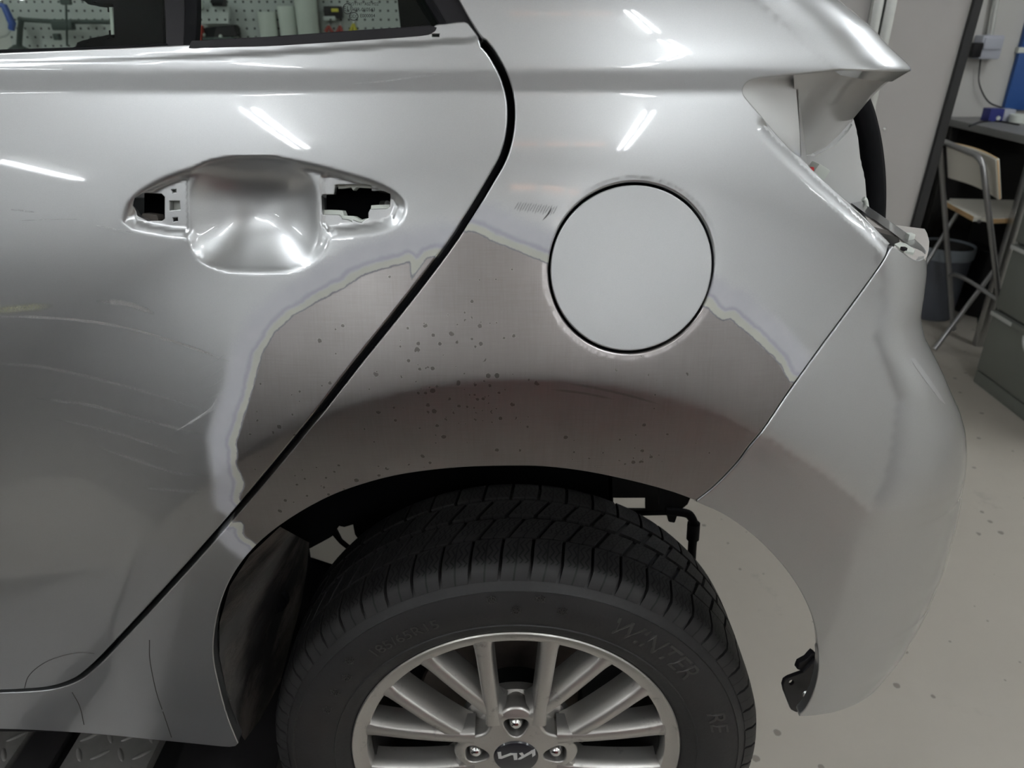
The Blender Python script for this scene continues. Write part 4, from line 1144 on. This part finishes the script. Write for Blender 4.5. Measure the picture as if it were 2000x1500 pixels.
M['white_panel'] = simple('off_white_panel', (.62, .62, .58), .6, var=.03, scale=3)

# ------------------------------------------------------------------ far wall: pegboard and tools seen through the car glass
YW = 3.55
def peg_mat():
    m, nt, b = nodes_of('grey_pegboard'); tc = N(nt, 'ShaderNodeTexCoord'); s = N(nt, 'ShaderNodeSeparateXYZ'); nt.links.new(tc.outputs['Object'], s.inputs[0])
    def fr1(o): return math_n(nt, 'ABSOLUTE', math_n(nt, 'SUBTRACT', math_n(nt, 'FRACT', math_n(nt, 'MULTIPLY', o, 1/.040)), .5))
    mx = math_n(nt, 'MAXIMUM', fr1(s.outputs[0]), fr1(s.outputs[2]))
    hole = math_n(nt, 'LESS_THAN', mx, .125)
    c = mixc(nt, noise(nt, 5.0, 3.0), (.50, .52, .50), (.56, .58, .56))
    nt.links.new(mixc(nt, hole, c, (.01, .01, .01)), b.inputs['Base Color']); setin(b, Roughness=.5)
    bump(nt, b, math_n(nt, 'SUBTRACT', 1.0, hole), .5, .004)
    return m
M['peg'] = peg_mat()
for i, (x0, x1, lab) in enumerate(((-2.55, -.985, 'grey pegboard with clamps hung on it, seen through the left pane'), (-.965, .1, 'grey pegboard behind the white cups, seen through the right pane'))):
    p = empty('pegboard', (x0, YW-.02, 1.18)); tag(p, lab, 'pegboard', 'pegboards on the far wall')
    span('board', (x0, YW-.025, 1.18), (x1, YW-.002, 1.95), M['peg'], p, .002)
def W(px, py, y=YW-.03): return at_y(px, py, y)
M['tool_green'] = simple('dark_green_tool', (.035, .055, .048), .5)
M['tool_blue'] = simple('blue_tool', (.02, .07, .32), .4)
M['tool_red'] = simple('red_tool', (.45, .06, .045), .45)
M['tool_yellow'] = simple('yellow_tool', (.60, .52, .05), .45)
M['white_cup'] = simple('white_plastic_cup', (.74, .78, .72), .5, var=.03)
# bar clamp stand
t = empty('bar_clamp', W(45, 95)); tag(t, 'dark bar clamp with a long horizontal bar, hung behind the left pane', 'clamp')
yy = YW-.10
tube('clamp_post', [W(37, 96, yy), W(39, 60, yy), W(42, 34, yy)], .013, M['tool_green'], t)
tube('clamp_bar', [W(36, 38, yy), W(100, 42, yy), W(214, 43, yy)], .011, M['tool_green'], t)
box('clamp_head', W(124, 50, yy), (.105, .04, .042), M['tool_green'], t, .008)
lathe('clamp_foot', [(.0, .0), (.05, .0), (.045, .012), (.014, .03), (.0, .03)], W(37, 100, yy), M['tool_green'], t, ax='Z', seg=24)
t = empty('screw_clamp', W(130, 60)); tag(t, 'thin dark clamp screw with a knob on top, crossing the bar clamp', 'clamp')
tube('screw', [W(129, 5, yy-.05), W(131, 90, yy-.05)], .005, M['tool_green'], t)
box('knob', W(129, 3, yy-.05), (.05, .03, .03), M['tool_green'], t, .008)
box('jaw', W(112, 72, yy-.05), (.03, .03, .03), M['tool_green'], t, .006)
t = empty('hand_tool', W(10, 30)); tag(t, 'bright blue angled hand tool with a wire hook, at the left pane edge', 'tool')
tube('grip', [W(-4, 8, yy-.04), W(8, 12, yy-.04), W(24, 46, yy-.04), W(22, 58, yy-.04)], [.011, .016, .018, .015], M['tool_blue'], t)
tube('hook', smooth_path([W(20, 60, yy-.04), W(12, 70, yy-.04), W(0, 73, yy-.04)]), .003, M['steel'], t)
# red and black machine on a shelf behind the right pane
t = empty('power_tool', W(430, 78)); tag(t, 'black and red power tool lying behind the division bar', 'tool')
plate('tool_body', pts_y([(388, 62), (400, 54), (458, 48), (462, 60), (464, 70), (400, 76)], yy), (0, .06, 0), M['black_plastic'], t, .004)
lathe('tool_head', [(.0, -.05), (.028, -.045), (.034, 0), (.028, .03), (.0, .035)], W(385, 62, yy), M['tool_red'], t, ax='X', seg=20)
box('tool_base', W(388, 78, yy), (.045, .05, .05), M['tool_red'], t, .006)
box('tool_foot', W(430, 80, yy), (.16, .05, .035), M['tool_green'], t, .006)
for i, px in enumerate((398, 431)): lathe('tool_button', [(.0, -.01), (.007, -.008), (.009, 0)], W(px, 68+i*3, yy-.004), M['white_cup'], t, seg=12)
t = empty('wall_bin', W(400, 20)); tag(t, 'grey tray of mixed parts above the power tool', 'tray')
plate('tray_front', pts_y([(378, 18), (448, 14), (446, 46), (384, 46)], yy+.01), (0, .02, 0), M['peg'], t)
box('part', W(388, 8, yy), (.04, .04, .045), M['white_cup'], t, .01); box('part', W(428, 4, yy), (.07, .04, .04), M['black_plastic'], t, .01)
for i, (xa, xb, ya, lab) in enumerate(((508, 545, 23, 'short white plastic cup, leftmost of the three on the pegboard'), (547, 583, 12, 'middle white plastic cup, between the short and the tall one'), (581, 626, -18, 'tallest white plastic cup, right of the other two'))):
    yc = YW-.078; a = W(xa, 70, yc); b = W(xb, 70, yc); r = (b[0]-a[0])/2; zt_ = W(xa, ya, yc)[2]; z0 = 1.30
    c = ((a[0]+b[0])/2, yc, 0)
    o = lathe('plastic_cup', [(.0, z0), (r*.86, z0), (r*.88, z0+.002), (r*.94, zt_-.004), (r*.96, zt_), (r*.91, zt_), (r*.84, z0+.006), (.0, z0+.006)], c, M['white_cup'], None, ax='Z', seg=32)
    tag(o, lab, 'cup', 'white cups on the pegboard')
for i, (pts, mt, lab, nm) in enumerate((
        ([(636, 62), (642, 50), (650, 66)], 'tool_red', 'red handled pliers right of the tall white cup', 'pliers'),
        ([(658, 66), (664, 50), (668, 64)], 'tool_red', 'second pair of red pliers, nearer the glass marking', 'pliers'),
        ([(684, 64), (690, 46), (695, 62)], 'tool_yellow', 'yellow pointed tool standing under the glass marking', 'tool'))):
    yy = YW-.0345; t = empty(nm, W(*pts[0])); tag(t, lab, nm if nm == 'tool' else 'pliers')
    tube('handle', [W(*pts[0], yy), W(*pts[1], yy)], [.010, .006], M[mt], t); tube('handle', [W(*pts[2], yy), W(*pts[1], yy)], [.010, .006], M[mt], t)
    tube('jaw', [W(*pts[1], yy), W(pts[1][0], pts[1][1]-8, yy)], [.006, .002], M['steel'], t)
yy = YW-.053
t = empty('tape_holder', W(650, 25)); tag(t, 'black and yellow tool holder beside the tall white cup', 'holder')
box('holder_body', W(651, 24, yy), (.085, .05, .055), M['black_plastic'], t, .006); box('label_band', W(654, 20, yy-.028), (.035, .006, .016), M['tool_yellow'], t, .002); box('grey_drawer', W(645, 36, yy-.004), (.06, .05, .02), M['peg'], t, .003)

# ------------------------------------------------------------------ right side: bench, wall fittings, stool, bin, cabinet
M['bench_top'] = simple('dark_grey_bench_top', (.20, .20, .195), .5, var=.15, scale=6)
M['bench_dark'] = simple('black_bench_panel', (.012, .011, .010), .7)
bench = empty('workbench', (2.4, 3.2, 0)); tag(bench, 'dark workbench with a grey top and black side against the wall', 'bench')
XB = 2.285; ZB = .995
span('bench_top', (XB, 2.62, ZB-.035), (4.6, YW-.005, ZB), M['bench_top'], bench)
span('side_panel', (XB+.30, 2.80, 0), (XB+.33, YW-.01, ZB-.035), M['bench_dark'], bench)
span('under_bench_shade', (XB-.6, YW-.04, .05), (4.6, YW-.01, ZB-.035), M['bench_dark'], bench)  # black sheet standing in for the shade under the bench
span('leg', (XB+.02, 2.76, 0), (XB+.06, 2.80, ZB-.035), M['steel'], bench); span('leg', (XB+.02, YW-.10, 0), (XB+.06, YW-.06, ZB-.035), M['bench_dark'], bench)
M['blue_board'] = simple('blue_board', (.018, .085, .30), .5, var=.06)
t = empty('pin_board', at_y(1985, 150, YW-.02)); tag(t, 'blue wall panel with a white strip, at the right edge above the bench', 'board')
def wall_rect(name, px0, px1, y0, y1, mat, parent, th=.02):
    za, zb_ = at_y(px0, y0, YW-th)[2], at_y(px0, y1, YW-th)[2]
    return span(name, (at_y(px0, (y0+y1)/2, YW-th)[0], YW-th, zb_), (at_y(px1, (y0+y1)/2, YW-th)[0], YW-.001, za), mat, parent, .002)
zt_, zb_ = at_y(1960, 94, YW)[2], at_y(1960, 214, YW)[2]; xl = at_y(1972, 150, YW)[0]
span('board', (xl, YW-.03, zb_), (xl+1.2, YW-.001, at_y(1985, 103, YW)[2]), M['blue_board'], t, .002)
span('board', (xl, YW-.03, at_y(1985, 92, YW)[2]), (xl+1.2, YW-.001, at_y(1985, -60, YW)[2]), M['blue_board'], t, .002)
span('white_strip', (xl-.01, YW-.028, at_y(1985, 103, YW)[2]), (xl+1.2, YW-.001, at_y(1985, 92, YW)[2]), M['white_cup'], t, .001)
M['socket'] = simple('pale_blue_grey_plastic', (.46, .48, .54), .5)
t = empty('socket_box', at_y(1930, 95, YW)); tag(t, 'pale grey power socket box on the wall with a cable plugged in', 'socket')
c = at_y(1928, 92, YW-.04); span('box_body', (c[0]-.055, YW-.08, c[2]-.055), (c[0]+.055, YW-.001, c[2]+.055), M['socket'], t, .008)
span('box_lid', (c[0]-.045, YW-.088, c[2]-.01), (c[0]+.048, YW-.078, c[2]+.045), M['socket'], t, .004)
t2 = tube('conduit', [at_y(1933, 70, YW-.03), at_y(1938, 40, YW-.03), at_y(1957, -60, YW-.03)], .015, M['aluminium']); tag(t2, 'silver conduit running up the wall from the socket box', 'conduit')
t3 = empty('plug_cable', at_y(1905, 95, YW-.08)); tag(t3, 'dark plug with a thin cable hanging down to the bench', 'cable')
box('plug', at_y(1904, 98, YW-.10), (.05, .05, .07), M['black_plastic'], t3, .008)
tube('cord', smooth_path([at_y(1902, 90, YW-.10), at_y(1911, 90, YW-.10), at_y(1916, 105, YW-.06), at_y(1913, 135, YW-.03), at_y(1912, 160, YW-.03), at_y(1921, 185, YW-.03), at_y(1935, 202, YW-.03), at_y(1962, 212, YW-.05)]), .0038, M['black_plastic'], t3, 6)
M['box_blue'] = simple('dark_blue_carton', (.015, .022, .17), .5)
def on_bench(px, py): return at_z(px, py, ZB)
t = empty('carton', on_bench(1945, 236)); tag(t, 'small dark blue carton with a pale end on the workbench', 'carton')
p = on_bench(1943, 238); box('carton_body', (p[0], p[1]+.035, ZB+.031), (.07, .07, .06), M['box_blue'], t, .002); box('carton_end', (p[0]+.066, p[1]+.035, ZB+.030), (.058, .066, .058), M['socket'], t, .004)
lathe('carton_dot', [(.0, -.002), (.010, -.002), (.011, .002)], (p[0]+.012, p[1]-.002, ZB+.018), M['white_cup'], t, seg=16)
p = on_bench(1988, 240); t = lathe('tape_roll', [(.026, .0), (.042, .0), (.044, .003), (.044, .037), (.042, .04), (.026, .04)], (p[0], p[1], ZB), M['white_cup'], None, ax='Z', seg=32, closed=True); tag(t, 'white roll lying on the bench at the right edge', 'roll')
t = tube('bench_cable', smooth_path([on_bench(1893, 248)+np.array((0, 0, .004)), on_bench(1915, 240)+np.array((0, 0, .004)), on_bench(1945, 238)+np.array((0, 0, .004)), on_bench(1990, 245)+np.array((0, 0, .004))]), .004, M['black_plastic'], None, 6); tag(t, 'thin black cable lying along the bench front edge', 'cable')

# folding bar stool
M['stool_white'] = simple('white_laminate', (.86, .83, .74), .5, var=.03)
M['stool_wood'] = simple('pale_wood_edge', (.72, .48, .24), .55, var=.1, scale=40)
M['stool_steel'] = simple('grey_steel_tube', (.36, .36, .36), .35, .85)
st = empty('folding_stool', (2.2, 3.0, 0)); tag(st, 'tall folding stool with white seat and backrest and grey tube legs', 'stool')
LT, RT = np.array((2.005, 2.98, .925)), np.array((2.02, 2.64, .90))
LF, RF = np.array((2.31, 2.98, .0)), np.array((2.36, 2.60, .0))
tp = np.array((-.012, 0, .03))
frm = [LF, LF*.66+LT*.34, LF*.3+LT*.7, LT, LT+tp*.6+(RT-LT)*.05, LT+tp+(RT-LT)*.14, RT+tp-(RT-LT)*.14, RT+tp*.6-(RT-LT)*.05, RT, RF*.3+RT*.7, RF*.66+RT*.34, RF]
tube('back_frame', frm, .0125, M['stool_steel'], st, 12)
# backrest board: slightly bowed, thick, with wooden edge
def board(name, corners, th, mat_face, mat_edge, bow=0.0, n=10):
    a, b, c, d = [np.array(x, float) for x in corners]   # a-b top, d-c bottom
    nrm = np.cross(b-a, d-a); nrm /= np.linalg.norm(nrm)
    out = []
    for i in range(n+1): t_ = i/n; out.append(a+(b-a)*t_+nrm*bow*math.sin(math.pi*t_))
    low = []
    for i in range(n+1): t_ = i/n; low.append(d+(c-d)*t_+nrm*bow*math.sin(math.pi*t_))
    bm = bmesh.new(); R = []
    for i in range(n+1):
        R.append([bm.verts.new(p) for p in (out[i]-nrm*th/2, out[i]+nrm*th/2, low[i]+nrm*th/2, low[i]-nrm*th/2)])
    fe, ff = [], []
    for x, y in zip(R, R[1:]):
        for k in range(4):
            f = bm.faces.new((x[k], x[(k+1) % 4], y[(k+1) % 4], y[k])); f.material_index = 1 if k in (0, 2) else 0
    for r in (R[0], R[-1]): bm.faces.new(r).material_index = 1
    bmesh.ops.recalc_face_normals(bm, faces=bm.faces)
    bmesh.ops.bevel(bm, geom=[e for e in bm.edges if e.is_manifold and e.calc_face_angle(0) > .8], offset=min(.006, th*.3), segments=2, affect='EDGES')
    return from_bm(name, bm, [mat_face, mat_edge], st)
ax_ = np.array((.035, 0, 0))
board('backrest', [LT+ax_+np.array((0, .01, .02)), RT+ax_+np.array((0, -.035, .03)), RT+ax_+np.array((.06, -.035, -.145)), LT+ax_+np.array((.05, .01, -.145))], .016, M['stool_white'], M['stool_wood'], .02)
bp = [np.array(p) for p in ((2.20, 3.22, .635), (2.17, 2.80, .625), (2.44, 2.80, .635), (2.60, 3.14, .64))]
bm = bmesh.new(); bm_plate(bm, bp, (0, 0, -.022)); bmesh.ops.recalc_face_normals(bm, faces=bm.faces)
for f in bm.faces: f.material_index = 0 if abs(f.normal.z) > .5 else 1
bmesh.ops.bevel(bm, geom=[e for e in bm.edges if abs((e.verts[0].co-e.verts[1].co).z) > .01], offset=.05, segments=5, affect='EDGES')
from_bm('seat', bm, [M['stool_white'], M['stool_wood']], st)
tube('leg', [(2.44, 2.84, .60), at_z(1825, 682, .012)], .011, M['stool_steel'], st, 10)
tube('leg', [(2.26, 3.12, .60), (1.98, 3.02, .012)], .011, M['stool_steel'], st, 10)
fl_ = LF*.68+LT*.32; fr_ = RF*.68+RT*.32
tube('foot_rest', smooth_path([fl_, fl_+(fr_-fl_)*.2+np.array((-.02, 0, .03)), fl_+(fr_-fl_)*.55+np.array((-.02, 0, .03)), fr_]), .010, M['stool_steel'], st, 10)
tube('seat_rail', [(2.22, 3.16, .612), (2.20, 2.84, .605)], .008, M['stool_steel'], st, 8)

# waste bin
M['bin'] = simple('slate_grey_plastic', (.105, .115, .14), .45, var=.1)
M['bin_rim'] = simple('pale_bag_rim', (.30, .34, .38), .5)
bc = at_z(1836, 630, 0); t = empty('waste_bin', bc+np.array((0, .11, 0))); tag(t, 'slate grey round waste bin with a bag folded over its rim, under the bench', 'bin')
cc = (bc[0], bc[1]+.12, 0)
lathe('bin_body', [(.0, .0), (.105, .0), (.11, .005), (.135, .37), (.130, .37), (.10, .01), (.0, .012)], cc, M['bin'], t, ax='Z', seg=40)
lathe('bag_rim', [(.132, .33), (.139, .335), (.142, .385), (.138, .395), (.130, .39), (.128, .34)], cc, M['bin_rim'], t, ax='Z', seg=40, closed=True)
lathe('bag', [(.0, .30), (.09, .31), (.128, .385)], cc, M['bench_dark'], t, ax='Z', seg=30)
# black drum under the bench
dc = at_z(1965, 492, .0); M['drum'] = simple('black_glossy_drum', (.010, .010, .012), .3, bmp=.1)
t = empty('drum', (2.66, 3.35, 0)); tag(t, 'black ribbed drum standing under the bench behind the stool', 'drum')
lathe('drum_body', [(.0, .0), (.14, .0), (.15, .02), (.15, .15), (.155, .16), (.15, .17), (.15, .33), (.145, .36), (.0, .36)], (2.62, 3.28, 0), M['drum'], t, ax='Z', seg=40)
box('drum_handle', (2.62, 3.13, .30), (.05, .02, .02), M['tool_yellow'], t, .004)
# crate
M['crate'] = simple('dull_brown_carton', (.07, .058, .048), .8)
t = box('carton_box', (2.12, 3.42, .30), (.34, .16, .30), M['crate'], None, .004); tag(t, 'dull brown carton in the shade behind the stool', 'carton')
t.location.z -= .15

# filing cabinet, drawers facing the car
M['cab'] = simple('green_grey_steel', (.185, .195, .175), .42, var=.04)
M['cab_light'] = simple('pale_label_holder', (.55, .56, .54), .4)
XCB = 2.065; cab = empty('filing_cabinet', (XCB+.25, 1.9, 0)); tag(cab, 'green grey steel filing cabinet with recessed handles, right of the car', 'cabinet')
YA, YB = 1.72, 2.365
span('body', (XCB+.02, YA, .0), (XCB+.62, YB, .935), M['cab'], cab, .004)
span('plinth', (XCB+.004, YA+.002, .0), (XCB+.03, YB-.002, .058), M['cab'], cab, .003)
for k in range(3):
    z0, z1 = .066+k*.288, .066+k*.288+.278
    d = span('drawer', (XCB, YA+.004, z0), (XCB+.03, YB-.004, z1), M['cab'], cab, .003)
    span('drawer_lip', (XCB-.012, YA+.004, z1-.022), (XCB+.002, YB-.004, z1-.002), M['cab'], d, .003)
    span('label_holder', (XCB-.016, YB-.15, z1-.020), (XCB-.010, YB-.008, z1-.004), M['cab_light'], d, .001)
    bm = bmesh.new(); pts = []
    for i in range(13):
        a = math.pi+math.pi*i/12; pts.append((XCB-.003, YB-.30+.07*math.cos(a), z1-.028+.062*math.sin(a)))
    bm_tube(bm, pts, .006, 8); from_bm('handle_rim', bm, M['cab_light'], d)
    hp = [(XCB-.0012, p[1], p[2]) for p in pts]; plate('handle_recess', hp, (.0008, 0, 0), M['bench_dark'] if False else M['cab'], d)
t = plate('floor_scrap', [at_z(x, y, .002) for x, y in ((1908, 620), (1925, 615), (1928, 632), (1912, 640))], (0, 0, .004), M['tool_green']); tag(t, 'small dark green scrap on the floor left of the filing cabinet', 'scrap')
